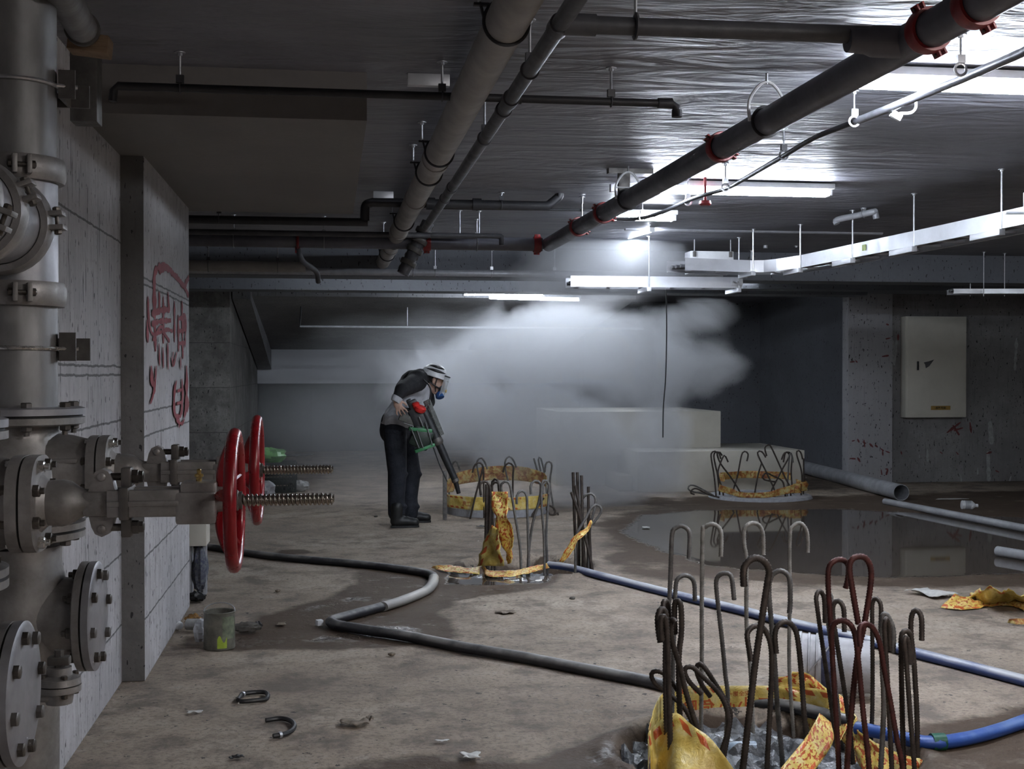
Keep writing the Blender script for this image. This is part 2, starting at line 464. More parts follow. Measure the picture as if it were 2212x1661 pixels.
# stepped cream plinths under the smoke
lo = atY(1377, 1062, 15.25); hi = atY(1738, 1062, 15.25)
tag(MB().boxb((lo.x, 15.25, 0), (hi.x, 16.9, .51), .01).build('plinth', M_cream), 'long low cream painted concrete plinth behind the farthest rebar ring', 'plinth')
lo2 = atY(1210, 963, 16.0); hi2 = atY(1557, 963, 16.0)
tag(MB().boxb((lo2.x, 16.0, .5), (hi2.x, 17.9, .5 + 80 / 163), .01).boxb((lo2.x, 16.92, 0), (hi2.x, 17.9, .5)).boxb((lo2.x, 16.0, .42), (lo.x - .012, 16.9, .5)).boxb((lo2.x,16.3,0),(lo.x-.012,16.9,.42)).build('plinth', M_cream), 'taller cream painted plinth half lost in the smoke, set back above the low one', 'plinth')
lo3 = atY(1329, 1062, 15.6)
tag(MB().boxb((lo3.x, 15.4, 0), (lo.x - .02, 16.2, .2), .01).build('plinth', M_cream), 'small cream step at the left end of the low plinth', 'plinth')
# ------------------------------------------------------------------ fluorescent fittings
M_tube = NT('lit_tube'); M_tube.set(Base_Color=(1, 1, 1), Emission_Color=(.80, .88, 1.0), Emission_Strength=22.0); M_tube = M_tube.m
M_tubew = NT('lit_tube_warm'); M_tubew.set(Base_Color=(1, 1, 1), Emission_Color=(1.0, .95, .93), Emission_Strength=17.0); M_tubew = M_tubew.m
M_white = mat('white_enamel', (.72, .73, .75), .4, var=.03)
M_zinc = mat('galvanised_steel', (.62, .63, .66), .38, .85, var=.12, scale=25)
M_tubed = NT('dimmer_tube'); M_tubed.set(Base_Color=(1, 1, 1), Emission_Color=(.84, .91, 1.0), Emission_Strength=13.0); M_tubed = M_tubed.m  # weaker emission for the unseen battens
def batten(a, b, label, cat='lamp', group=None, m=None, double=False, tray=True, drop=0.0, reflw=.14):
    """ceiling batten between a and b (tube line), pan above"""
    a, b = V(a), V(b); ax = (b - a).normalized(); side = ax.cross(V((0, 0, 1))).normalized(); mid = (a + b) / 2; L = (b - a).length
    t = thing('fluorescent_lamp', label, cat, (mid.x, mid.y, mid.z + .05), group)
    rot = Matrix((ax, side, V((0, 0, 1)))).transposed()
    if tray:
        MB().box(mid + V((0, 0, .045)), (L + .06, reflw, .035), rot, .006).build('housing', M_white, t)
        if drop:
            r_ = MB()
            for e in (-.35, .35): r_.cyl(mid + ax * (L * e) + V((0, 0, .06)), mid + ax * (L * e) + V((0, 0, .06 + drop)), .004, 6)
            r_.build('suspension_rod', M_zinc, t)
    for e in (a, b):
        d = (mid - e).normalized()
        MB().box(e - d * .012 + V((0, 0, .01)), (.024, reflw * .6, .05), rot, .003).build('lamp_holder', M_white, t)
    offs = (-.03, .03) if double else (0,)
    for q in offs:
        MB().cyl(a + side * q, b + side * q, .014, 12).build('tube', m or M_tube, t)
    return t
z = 2.68
batten((2.10, 4.86, z), (3.34, 4.86, z), 'bright twin fluorescent batten at the top right corner of the ceiling', double=True)
batten((2.02, 7.9, z), (3.26, 7.9, z), 'lit fluorescent batten under the ceiling beside the big red-coupled pipe', double=True)
batten((2.25, 1.8, z), (3.47, 1.8, z), 'lit fluorescent batten out of view, just nearer than the top right one', 'lamp', 'battens of the lamp row nearer than the view', M_tubew, True)
batten((2.25, -1.4, z), (3.47, -1.4, z), 'lit fluorescent batten behind the viewpoint on the right', 'lamp', 'battens of the lamp row nearer than the view', M_tubew, True)
p = atZ(1451, 474, 2.66); q = atZ(1316, 474, 2.66)
batten((q.x, p.y, 2.66), (p.x, p.y, 2.66), 'short lit lamp showing behind the big pipe, beyond the ceiling batten')
p = atY(1408, 498, 10.5); q = atY(1352, 514, 11.5)
batten(p, q, 'small bright lamp set lengthways above the smoke', reflw=.07, tray=True)
p = atY(1060, 644, 16.9); q = atY(1250, 648, 16.75)
batten(p, q, 'thin lit tube lamp far back in the smoke', reflw=.05, drop=2.745 - .06 - (p.z + q.z) / 2)
p = atY(1003, 636, 16.3); q = atY(1172, 636, 16.25)
batten(p, q, 'fluorescent lamp with broad white reflector far back in the smoke', reflw=.16, drop=2.745 - .06 - (p.z + q.z) / 2)
batten((2.0, 14.0, z), (3.24, 14.0, z), 'added unseen fluorescent batten brightening the smoke, behind the cross beam, middle one', m=M_tubed)  # this and the next two: unseen battens added to light the smoke
batten((.1, 14.0, z), (1.34, 14.0, z), 'added unseen fluorescent batten brightening the smoke, behind the cross beam, left one', m=M_tubed)
batten((4.1, 15.2, z), (5.34, 15.2, z), 'added unseen fluorescent batten brightening the smoke, behind the cross beam, right one', m=M_tubed)
#batten((5.0, 14.0, z), (6.24, 14.0, z), 'lit fluorescent batten behind the beam, above the farthest ring')
# lamps further right, out of view, that light the back of the hall
batten((6.9, 7.9, z), (8.14, 7.9, z), 'lit fluorescent batten beyond the right edge', 'lamp', 'battens of the right hand lamp row', M_tubed, True)
#batten((6.6, 12.0, z), (7.84, 12.0, z), 'lit fluorescent batten hidden behind the cable tray', 'lamp')
# ------------------------------------------------------------------ fire main risers and gate valves on the left
M_pipe = mat('dull_stainless', (.30, .295, .295), .46, .6, var=.14, scale=9, bump=.08, stretch=(1, 1, .35))
M_cast = mat('cast_steel', (.36, .345, .335), .48, .6, var=.14, scale=16, bump=.25, dist=.002)
M_castd = mat('dark_cast_steel', (.17, .16, .15), .5, .6, var=.12, scale=16, bump=.2)
M_face = mat('machined_face', (.40, .40, .42), .42, .6, var=.12, scale=7, bump=.06)
M_bolt = mat('bolt_steel', (.16, .145, .13), .38, .8, var=.2, scale=60)
M_boltl = mat('bright_bolt', (.75, .74, .72), .25, .95, var=.08, scale=60)
M_gask = mat('black_gasket', (.012, .012, .012), .6, 0, bump=0)
M_red = mat('glossy_red_enamel', (.27, .006, .012), .25, 0, var=.08, scale=12, bump=.05)
M_stem = mat('threaded_stem_steel', (.42, .39, .35), .25, .95, var=.18, scale=30, bump=.05)
M_black = mat('black_paint', (.018, .018, .02), .45, 0, var=.1)
XP = atY(36, 1021, 3.4).x; ZC = 1.24; YF, YN = 3.4, 2.6
def PX(px): return atY(px, 1092, YN).x
def coupling(c, axis, rp, parent, lug, w=.062, m=M_cast, name='coupling', bolts=True, mb=None):
    """grooved coupling: ribbed ring, two pairs of lugs each with a bolt, split across 'lug'"""
    ax = V(axis).normalized(); lg = V(lug).normalized(); tw = ax.cross(lg); c = V(c)
    b = MB(); h = w / 2; ro = rp * 1.17
    b.lathe([(-h, rp * 1.01), (-h, ro), (-h * .55, ro * 1.05), (h * .55, ro * 1.05), (h, ro), (h, rp * 1.01)], c, ax, 36, False, False)
    rot = Matrix((ax, lg, tw)).transposed()
    for sg in (-1, 1):
        for tz in (-1, 1):
            b.box(c + lg * sg * (ro + rp * .13) + tw * tz * rp * .17, (w * .78, rp * .42, rp * .12), rot, rp * .03)
    o = b.build(name, m, parent)
    if bolts:
        for sg in (-1, 1):
            q = MB(); p = c + lg * sg * (ro + rp * .16)
            q.cyl(p - tw * rp * .34, p + tw * rp * .34, rp * .055, 10)
            q.hexbolt(p + tw * rp * .23, tw, rp * .1, rp * .1); q.hexbolt(p - tw * rp * .23, -tw, rp * .1, rp * .1)
            q.build('bolt', M_bolt, o)
    return o
def flange_pair(c, axis, r, th, parent, n, rb, names=('flange', 'flange'), mats=(M_cast, M_cast), gap=.006, bolth=.014, a0=0.0, blind=False):
    """two plates along the axis with a gasket and hex bolts; c is the joint plane"""
    ax = V(axis).normalized(); c = V(c); u = ax.orthogonal().normalized() if abs(ax.z) < .9 else V((1, 0, 0)); w_ = ax.cross(u)
    rb_ = r * .93
    o1 = MB().lathe([(-gap / 2 - th, rb_), (-gap / 2 - th * .8, r), (-gap / 2, r)], c, ax, 48).build(names[0], mats[0], parent)
    o2 = MB().lathe([(gap / 2, r), (gap / 2 + th * .8, r), (gap / 2 + th, rb_)], c, ax, 48).build(names[1], mats[1], parent)
    MB().lathe([(-gap / 2, r * .96), (gap / 2, r * .96)], c, ax, 40).build('gasket', M_gask, parent)
    for k in range(n):
        a = a0 + 2 * PI * k / n; p = c + (u * math.cos(a) + w_ * math.sin(a)) * rb
        q = MB().hexbolt(p + ax * (gap / 2 + th - .001), ax, bolth, bolth * .95).hexbolt(p - ax * (gap / 2 + th - .001), -ax, bolth, bolth * .95)
        q.cyl(p - ax * (gap / 2 + th + bolth * 1.6), p + ax * (gap / 2 + th + bolth * .3), bolth * .5, 8)
        q.build('bolt', M_bolt if k % 3 else M_castd, parent)
    return o1, o2
def oval(cx, cy, cz, ry, rz, thick, n=40, p=2.8):
    pts = []
    for k in range(n):
        a = 2 * PI * k / n; ca, sa = math.cos(a), math.sin(a)
        pts.append((cx, cy + ry * math.copysign(abs(ca) ** (2 / p), ca), cz + rz * math.copysign(abs(sa) ** (2 / p), sa)))
    return MB().prism(pts, (thick, 0, 0))

def gate_valve(Y, label, rot0):
    T = thing('gate_valve', label, 'valve', (XP, Y, ZC - .16), 'gate valves on the two risers')
    b = MB()
    b.lathe([(-.134, .104), (-.11, .104), (-.085, .108), (-.05, .128), (0, .136), (.05, .128), (.085, .108), (.11, .104), (.134, .104)], (XP, Y, ZC), (0, 0, 1), 40)
    xf = PX(35)
    b.lathe([(0, .112), (xf - XP - .05, .098), (xf - XP - .012, .088), (xf - XP, .09)], (XP, Y, ZC), (1, 0, 0), 32)
    for zz in (-.07, .07): b.box(((XP + xf) / 2 + .02, Y - .085, ZC + zz * .5), (.11, .02, .012), None, .004)
    b.build('body', M_cast, T)
    # end flanges (upper one mates with the pipe)
    for sg, cz in ((1, ZC + .148), (-1, ZC - .148)):
        flange_pair((XP, Y, cz), (0, 0, sg), .170, .020, T, 8, .143, ('end_flange', 'companion_flange'), (M_cast, M_face if sg > 0 else M_cast), .007, .015, PI / 8)
    # bonnet flange
    x1, x2, x3 = PX(35), PX(62), PX(91)
    oval(x1, Y, ZC, .098, .096, x2 - x1 - .002).build('body_flange', M_cast, T)
    oval(x2 + .0025, Y, ZC, .098, .096, x3 - x2 - .0025).build('bonnet_flange', M_cast, T)
    oval(x2 - .002, Y, ZC, .094, .092, .005).build('gasket', M_gask, T)
    for k in range(8):
        a = PI / 8 + k * PI / 4; yy = Y + .078 * math.cos(a) * 1.05; zz = ZC + .078 * math.sin(a) * 1.04
        q = MB().hexbolt((x3, yy, zz), (1, 0, 0), .0125, .013).cyl((x1 - .02, yy, zz), (x3 + .021, yy, zz), .0065, 10)
        q.hexbolt((x1, yy, zz), (-1, 0, 0), .0125, .013)
        q.build('bolt', M_boltl if k in (2, 5) else M_bolt, T)
    # bonnet dome and neck
    b = MB(); d = PX(172) - x3
    b.lathe([(0, .058), (.008, .05), (.014, .045), (d * .55, .047), (d * .8, .043), (d, .032), (d + .012, .027), (PX(205) - x3, .026)], (x3, Y, ZC), (1, 0, 0), 36)
    xa, xb = PX(182), PX(242)
    b.box(((xa + xb) / 2, Y, ZC - .002), (xb - xa, .052, .05), None, .008)
    b.build('bonnet', M_cast, T)
    # lug plate with its two ears
    c = []
    for zz, yy in ((.066, .006), (.058, .016), (.03, .024), (-.03, .024), (-.058, .016), (-.066, .006)): c.append((zz, yy))
    xm = (PX(200) + PX(246)) / 2
    for sg in (1, -1):
        pts = []; ear = MB()
        for dx, dz in ((-.026, .022), (-.02, .048), (-.013, .062), (0, .068), (.013, .062), (.02, .048), (.026, .022)):
            pts.append((xm + dx, Y - .018, ZC + sg * dz))
        ear.prism(pts, (0, .036, 0))
        ear.lathe([(0, .0085), (.004, .0085), (.006, .006)], (xm, Y - .018, ZC + sg * .052), (0, -1, 0), 14)
        ear.build('hinge_lug', M_cast, T)
    for sg in (1, -1):
        zz = ZC + sg * .051; xs_, xe = xm + .012, PX(312)
        q = MB().cyl((xs_, Y, zz), (xe, Y, zz), .0075, 12)
        q.hexbolt((PX(286), Y, zz), (1, 0, 0), .0145, .014); q.hexbolt((PX(300), Y, zz), (1, 0, 0), .012, .010)
        q.build('eye_bolt', M_bolt if sg > 0 else M_castd, T)
    g = MB().boxb((PX(264), Y - .02, ZC - .07), (PX(286), Y + .02, ZC - .03), .004).boxb((PX(264), Y - .02, ZC + .03), (PX(286), Y + .02, ZC + .07), .004)
    g.boxb((PX(264), Y - .05, ZC - .033), (PX(286), Y + .05, ZC + .033), .006)
    g.build('gland_flange', M_castd, T)
    # yoke: two ribbed arms then the block
    y0, y1 = PX(238), PX(392)
    yk = MB()
    for sg in (-1, 1):
        yy = Y + sg * .036
        yk.boxb((y0, yy - .008, ZC - .027), (y1, yy + .008, ZC + .027), .003)
        yk.boxb((y0, yy + sg * .006 - .006, ZC - .006), (y1, yy + sg * .006 + .006, ZC + .006), .004)
    yk.boxb((PX(384), Y - .046, ZC - .043), (PX(470), Y + .046, ZC + .022), .007)
    yk.boxb((PX(394), Y - .04, ZC + .015), (PX(470), Y + .04, ZC + .040), .005)
    yk.lathe([(0, .030), (.012, .03)], (PX(470), Y, ZC), (1, 0, 0), 24)
    yk.build('yoke', M_cast, T)
    gx = PX(430)
    MB().lathe([(0, .006), (.008, .006), (.009, .009), (.014, .009), (.016, .004), (.022, .005), (.025, .003)], (gx, Y, ZC + .04), (0, 0, 1), 10).build('grease_nipple', mat('brass', (.75, .55, .22), .25, .95), T)
    # handwheel: dished spokes to a round rim
    W = MB(); xr = PX(507); xh = PX(482); RR = .1345
    W.ring((xr, Y, ZC), (1, 0, 0), RR, .0132, 56, 12, sx=1.0)
    W.lathe([(-.016, .024), (-.014, .027), (.012, .027), (.016, .022)], (xh + .008, Y, ZC), (1, 0, 0), 24)
    for k in range(5):
        a = rot0 + 2 * PI * k / 5
        dd = V((0, math.cos(a), math.sin(a)))
        pp = smooth_path([V((xh + .004, Y, ZC)) + dd * .018, V((xh - .002, Y, ZC)) + dd * .05, V((xh + .006, Y, ZC)) + dd * .09, V((xr, Y, ZC)) + dd * (RR - .004)], 5)
        W.tube(pp, [.013 - .004 * i / len(pp) for i in range(len(pp))], 8, sx=.62, up=(1, 0, 0))
    W.build('handwheel', M_red, T)
    # wheel nut and rising threaded stem
    xn = PX(520)
    MB().hexbolt((xh + .014, Y, ZC), (1, 0, 0), .023, .018).build('wheel_nut', M_castd, T)
    MB().lathe([(0, .018), (.008, .018)], (xh + .030, Y, ZC), (1, 0, 0), 20).build('washer', M_castd, T)
    x0, x1 = PX(492), PX(722); pitch = .0088; n = 14; sb = MB(); O = len(sb.v)
    N = int((x1 - x0) / pitch * 8)
    for i in range(N + 1):
        x = x0 + (x1 - x0) * i / N
        for k in range(n):
            a = 2 * PI * k / n
            ph = ((x - x0) / pitch - k / n) % 1
            r = .0092 + .0036 * (1 if ph < .42 else 0 if .52 < ph < .9 else (.52 - ph) / .1 if ph < .6 else (ph - .9) / .1)
            if x1 - x < .004: r -= .003
            sb.v.append(V((x, Y + r * math.cos(a), ZC + r * math.sin(a))))
    for i in range(N):
        for k in range(n):
            k2 = (k + 1) % n; sb.f.append((i * n + k, (i + 1) * n + k, (i + 1) * n + k2, i * n + k2))
    sb.f.append(tuple(range(n))); sb.f.append(tuple(N * n + k for k in reversed(range(n))))
    sb.build('stem', M_stem, T, smooth=50)
    return T
gate_valve(YN, 'nearer gate valve with red handwheel and long threaded stem, in front', .35)
gate_valve(YF, 'gate valve with red handwheel behind the nearer one, spokes showing', .95)

def riser(Y, label, rear):
    r = .102
    T = thing('riser_pipe', label, 'pipe', (XP, Y, 1.41), 'vertical fire main risers')
    zt = 1.5 + 305 / 831
    zc1, zc2 = zt + .155, zt - .165
    MB().cyl((XP, Y, zc1 + .002), (XP, Y, 2.48), r, 40).build('upper_pipe', M_pipe, T)
    MB().cyl((XP, Y, 1.41), (XP, Y, zc2), r, 40).build('lower_pipe', M_pipe, T)
    t = MB().cyl((XP, Y, zc2), (XP, Y, zc1), r * 1.02, 40)
    t.lathe([(0, r), (.13, r), (.145, r)], (XP, Y, zt), (0, -1, 0), 40)
    t.build('tee', M_face, T)
    for z in (zc1, zc2, 2.50): coupling((XP, Y, z), (0, 0, 1), r, T, (.35, -1, 0))
    e = MB().tube(smooth_path([(XP, Y, 2.5), (XP, Y, 2.56), (XP - .04, Y, 2.64), (XP - .12, Y, 2.66)], 6), r * .98, 28)
    e.build('elbow', M_pipe, T)
    return T
rf = riser(YF, 'dull steel riser with grooved couplings, rising from the farther valve', False)
rn = riser(YN, 'nearest steel riser, mostly cut off by the left edge', True)
ZT = 1.5 + 305 / 831
H = thing('header_pipe', 'short steel header joining the two risers, with bolted couplings', 'pipe', (XP, 3.0, ZT - .102))
MB().cyl((XP, 2.75, ZT), (XP, 3.25, ZT), .101, 40).build('pipe', M_face, H)
coupling((XP, 3.245, ZT), (0, 1, 0), .102, H, (1, 0, .08), .066)
coupling((XP, 2.98, ZT), (0, 1, 0), .102, H, (.9, 0, .32), .066)
coupling((XP, 2.755, ZT), (0, 1, 0), .102, H, (.9, 0, -.32), .066)

# tees with blind flanges below the valves
def drain_tee(Y, label, cut):
    T = thing('pipe_tee', label, 'pipe', (XP, Y, .30), 'tees with blind flanges under the valves')
    zb = .862
    b = MB()
    b.lathe([(0, .112), (.04, .11), (.10, .122), (.2, .128), (.32, .12), (.40, .104), (.74, .102)], (XP, Y, 1.05), (0, 0, -1), 40)
    xfl = atY(178, 1311, YF).x
    b.lathe([(0, .112), (.06, .106), (xfl - XP, .100)], (XP, Y, zb), (1, 0, 0), 36)
    b.build('body', M_cast, T)
    o1, o2 = flange_pair((xfl + .018, Y, zb), (1, 0, 0), .142, .022, T, 8, .115, ('flange', 'blind_flange'), (M_cast, M_face), .005, .0145, .2)
    MB().lathe([(0, .17), (.024, .17)], (XP, Y, .30), (0, 0, 1), 40).build('base_flange', M_cast, T)
    return T
drain_tee(YF, 'tee with round bolted blind flange under the farther valve', 0)
drain_tee(YN, 'nearest tee with large round bolted blind flange, low at the left edge', 1)
MB_ = MB().cyl((XP, YF, 0), (XP, YF, .298), .095, 32); tag(MB_.build('pipe_stand', M_pipe, loc=(XP, YF, 0)), 'steel pipe foot standing on the floor under the farther tee', 'pipe')
MB_ = MB().cyl((XP, YN, 0), (XP, YN, .298), .095, 32); tag(MB_.build('pipe_stand', M_pipe, loc=(XP, YN, 0)), 'steel pipe foot standing on the floor under the nearest tee', 'pipe')
# small branch flange pair and wing nuts, low behind the near blind flange
p = atY(128, 1468, 3.05)
sv = thing('drain_valve', 'small flanged drain outlet with a square cap behind the blind flange', 'valve', (p.x, p.y, p.z - .03))
MB().lathe([(-.055, .03), (-.03, .034), (-.026, .05), (-.012, .05)], p, (0, 0, 1), 28).build('lower_flange', M_cast, sv)
MB().lathe([(-.009, .05), (.006, .048), (.012, .03), (.03, .028)], p, (0, 0, 1), 28).build('upper_flange', M_cast, sv)
MB().box(p + V((0, 0, .045)), (.05, .03, .02), None, .004).cyl(p + V((0, 0, .03)), p + V((0, 0, .07)), .011, 6).build('cap', M_castd, sv)
for k in range(4):
    a = k * PI / 2 + .5; c = p + V((math.cos(a) * .038, math.sin(a) * .038, 0))
    MB().hexbolt(c + V((0, 0, -.028)), (0, 0, -1), .008, .01).hexbolt(c + V((0, 0, .006)), (0, 0, 1), .008, .01).build('bolt', M_bolt, sv)
MB().tube(smooth_path([p + V((0, 0, -.03)), p + V((-.04, 0, -.03)), V((XP + .1, p.y + .15, p.z - .03)), V((XP + .05, YF - .09, p.z - .03))], 5), .02, 12).build('branch_pipe', M_cast, sv)
# small bolts cluster under the near bonnet: drain plug
# riser clamps on wall channel
for zz, lab in ((1.5 + 618 / 831, 'upper pipe clamp ring and angle bracket on the farther riser'), (1.5 + 52 / 831, 'lower pipe clamp ring and angle bracket on the farther riser')):
    T = thing('pipe_clamp', lab, 'clamp', (XP, YF, zz), 'clamps on the farther riser')
    MB().ring((XP, YF, zz), (0, 0, 1), .106, .0055, 40, 8).tube([(XP + .104, YF - .02, zz), (XP + .155, YF + .0, zz)], .0055, 8).build('ring', M_boltl if zz < 2 else M_zinc, T)
    MB().boxb((-1.0, YF + .108, zz - .03), (XP + .165, YF + .116, zz + .03)).boxb((XP + .11, YF - .012, zz - .03), (XP + .118, YF + .112, zz + .04)).boxb((XP + .11, YF - .016, zz - .032), (XP + .152, YF - .010, zz + .042)).build('bracket', M_castd, T)
# overhead pipe with a wooden block in the corner
T = thing('overhead_pipe', 'short thick grey pipe at the top left corner by the ceiling', 'pipe', atY(165, 30, 3.7))
a = atY(118, -40, 3.3); b = atY(180, 66, 3.95)
MB().cyl(a, b, .045, 24).build('pipe', M_pipe, T)
d = (b - a).normalized(); MB().lathe([(-.012, .046), (-.012, .052), (.012, .052), (.012, .046)], b - d * .03, d, 24).build('collar', M_castd, T)
MB().lathe([(0, .036), (.09, .034)], b, d, 20).build('plug', M_black, T)
a = atY(195, 98, 4.0); Rz = Matrix.Rotation(.1, 3, 'Y')
tag(MB().box(a, (.12, .09, .055), Rz, .004).build('wooden_block', mat('raw_timber', (.30, .20, .12), .7, var=.15, scale=12, stretch=(1, 1, 6))), 'brown wooden block tied under the corner pipe', 'wood block')
a = atY(150, 120, 4.1)
tag(MB().boxb((-1.0, 4.05, 2.2), (-.87, 4.15, 2.74), .004).build('wall_channel', mat('grey_channel', (.26, .27, .29), .5, .3)), 'grey steel channel fixed on the wall behind the riser', 'bracket')
a = atY(186, 150, 4.5)
tag(MB().boxb((a.x - .045, 4.45, 2.36), (a.x + .045, 4.55, 2.62), .004).boxb((a.x - .01, 4.49, 2.6), (a.x + .01, 4.51, CEIL), .002).build('junction_box', M_castd), 'small dark box hanging under the wooden block', 'box')
# ------------------------------------------------------------------ pipes and trays under the ceiling
M_pvc = mat('grey_pvc', (.34, .32, .30), .5, 0, var=.1, scale=5, bump=.06)
M_dpipe = mat('dark_grey_pipe', (.085, .085, .095), .45, .0, var=.15, scale=8, bump=.06)
M_main = mat('grey_painted_main', (.13, .13, .155), .4, .1, var=.1, scale=6, bump=.05)
M_bpipe = mat('black_pipe', (.03, .03, .034), .5, 0, var=.1, scale=10)
M_redp = mat('red_fitting_paint', (.24, .018, .02), .35, 0, var=.12, scale=20)
M_lgrey = mat('light_grey_conduit', (.42, .43, .46), .4, .2, var=.08)
M_tray = mat('aluminium_tray', (.66, .67, .70), .38, .55, var=.05, scale=6, bump=.03)
M_wire = mat('grey_cable', (.10, .10, .11), .5)
ORD = ['first', 'second', 'third', 'fourth', 'fifth', 'sixth', 'seventh', 'eighth', 'ninth', 'tenth']
def rod_to(p, label, group=None, r=.005, extra=None, name='hanger_rod', m=None, top=None):
    """threaded rod from p up to the ceiling with plate and nut"""
    p = V(p); zt = top or CEIL
    T = thing(name, label, 'hanger', (p.x, p.y, p.z), group)
    MB().cyl(p, (p.x, p.y, zt - .004), r, 8).build('rod', m or M_zinc, T)
    MB().lathe([(0, .022), (.004, .022)], (p.x, p.y, zt - .005), (0, 0, 1), 12).hexbolt((p.x, p.y, zt - .004), (0, 0, -1), .010, .012).build('anchor_plate', m or M_zinc, T)
    if extra: extra(T)
    return T
def ringclamp(c, axis, r, m=None):
    def f(T):
        MB().ring(c, axis, r + .002, .0028, 28, 6, sx=2.0).box(V(c) + V((0, 0, r + .018)), (.03, .02, .03)).build('ring', m or M_zinc, T)
    return f

# A: long grey drain pipe running away under the ceiling
ZA = 2.60; RA = .067
a0 = atZ(1140, -60, ZA); a1 = atZ(812, 592, ZA)
xa = (a0.x + a1.x) / 2
A0 = V((atZ(1115, 10, ZA).x, 3.0, ZA)); A1 = V((atZ(825, 570, ZA).x, atZ(825, 570, ZA).y, ZA))
T = thing('drain_pipe', 'thick pale grey drain pipe running lengthways under the ceiling', 'pipe', (A0.x, 5, ZA - RA))
b = MB().cyl(A0, A1, RA, 32); b.build('pipe', M_pvc, T)
def onA(py, d=0):  # point on the axis seen at height py
    p = atZ(900, py, ZA); t = (p.y - A0.y) / (A1.y - A0.y); return A0 + (A1 - A0) * t
axA = (A1 - A0).normalized()
for py in (345, 430, 500, 535):
    p = onA(py); MB().lathe([(-.05, RA + .001), (-.05, RA + .006), (.05, RA + .006), (.05, RA + .001)], p, axA, 32, False, False).build('socket', M_pvc, T)
MB().tube(smooth_path([A1, A1 + axA * .10 + V((-.0, 0, -.02)), A1 + axA * .2 + V((-.02, 0, -.09))], 6), RA * 1.04, 24).build('elbow', M_pvc, T)
for i, py in enumerate((40, 328, 372, 478, 520, 548)):
    p = onA(py)
    def ex(T2, p=p):
        MB().ring(p, axA, RA + .004, .0045, 36, 6, sx=1.6).build('ring', M_bpipe, T2)
        MB().tube(smooth_path([p + V((-RA - .004, 0, .01)), p + V((-RA - .014, 0, .05)), p + V((-RA - .02, 0, .06))], 4), .005, 6).box(p + V((-RA - .012, 0, .052)), (.05, .02, .008)).build('hook_strap', M_bpipe, T2)
    rod_to(p + V((-RA - .02, 0, .055)), ['hanger of the thick grey drain pipe, nearest one at the top edge', 'looped black hanger on the drain pipe at the level of the cross pipe', 'black ring hanger just beyond the looped one on the drain pipe', 'black ring hanger halfway down the thick grey drain pipe', 'second last ring hanger on the far part of the drain pipe', 'last ring hanger before the far elbow of the drain pipe'][i], 'hangers of the thick grey drain pipe', extra=ex, name='pipe_hanger')

# B: slimmer dark pipe beside it, with a branch to the right
ZB = 2.57; RB = .028
B0 = atZ(1242, 0, ZB); Bt = atZ(1215, 52, ZB); B1 = atZ(905, 490, ZB)
xb = atZ(1185, 90, ZB).x; B0 = V((xb, 3.0, ZB)); B1 = V((xb, atZ(905, 492, ZB).y, ZB))
T = thing('dark_pipe', 'dark slim pipe running lengthways beside the thick grey drain pipe', 'pipe', (xb, 5, ZB - RB))
MB().cyl(B0, B1, RB, 24).build('pipe', M_dpipe, T)
yT = atZ(1215, 52, ZB).y
for py, w_ in ((52, .07), (215, .075), (238, .03), (408, .06), (432, .03)):
    y = atZ(1100, py, ZB).y
    MB().lathe([(-w_ / 2, RB), (-w_ / 2, RB * 1.22), (w_ / 2, RB * 1.22), (w_ / 2, RB)], (xb, y, ZB), (0, 1, 0), 24, False, False).build('socket', M_dpipe, T)
bx = MB().cyl((xb, yT, ZB), (atZ(1975, 75, ZB).x, yT - .02, ZB), RB, 24)
bx.build('branch_pipe', M_dpipe, T)
MB().lathe([(0, RB * 1.22), (.10, RB * 1.22)], (xb + .01, yT, ZB), (1, 0, 0), 24).build('tee_socket', M_dpipe, T)
p = V((atZ(1383, 45, ZB).x, yT - .01, ZB))
rod_to(p + V((0, 0, RB)), 'hanger with white tag on the cross branch at the top edge', extra=lambda T2: MB().ring(p, (1, 0, 0), RB + .003, .005, 24, 6, sx=2.6).build('ring', M_dpipe, T2), name='pipe_hanger')
for i, py in enumerate((150, 300)):
    y = atZ(1100, py, ZB).y; q = V((xb, y, ZB))
    rod_to(q + V((0, 0, RB)), ['short rod over the dark slim pipe, above its first socket', 'short rod over the dark slim pipe between its two sockets'][i], 'hangers of the dark slim pipe', extra=ringclamp(q, (0, 1, 0), RB, M_dpipe), name='pipe_hanger')

# C: fire main with red grooved couplings, running diagonally away
ZCm = 2.55; RC = .058
C0 = atZ(1960, 92, ZCm); C1 = atZ(1300, 462, ZCm); dC = (C1 - C0).normalized()
Cs = C0 - dC * 1.6; Ce = atZ(1185, 528, ZCm)
T = thing('fire_main', 'big dark fire main with red couplings running away under the ceiling', 'pipe', (C0.x, 5, ZCm - RC))
MB().cyl(Cs, Ce, RC, 32).build('pipe', M_main, T)
def onC(px, py): 
    p = atZ(px, py, ZCm); return Cs + dC * (p - Cs).dot(dC)
for px, py in ((2110, 8), (2010, 66), (1567, 318), (1312, 460), (1255, 490)):
    coupling(onC(px, py), dC, RC, T, (.55, .05, -1) if px > 1900 else (1, 0, -.6), .055, M_redp)
# branch saddle where the dark cross pipe meets it
q = onC(1960, 92)
MB().lathe([(0, RC * .9), (.12, RC * .85), (.14, RB * 1.5), (.2, RB * 1.35)], q, (-1, 0, 0), 24).build('branch_outlet', M_main, T)
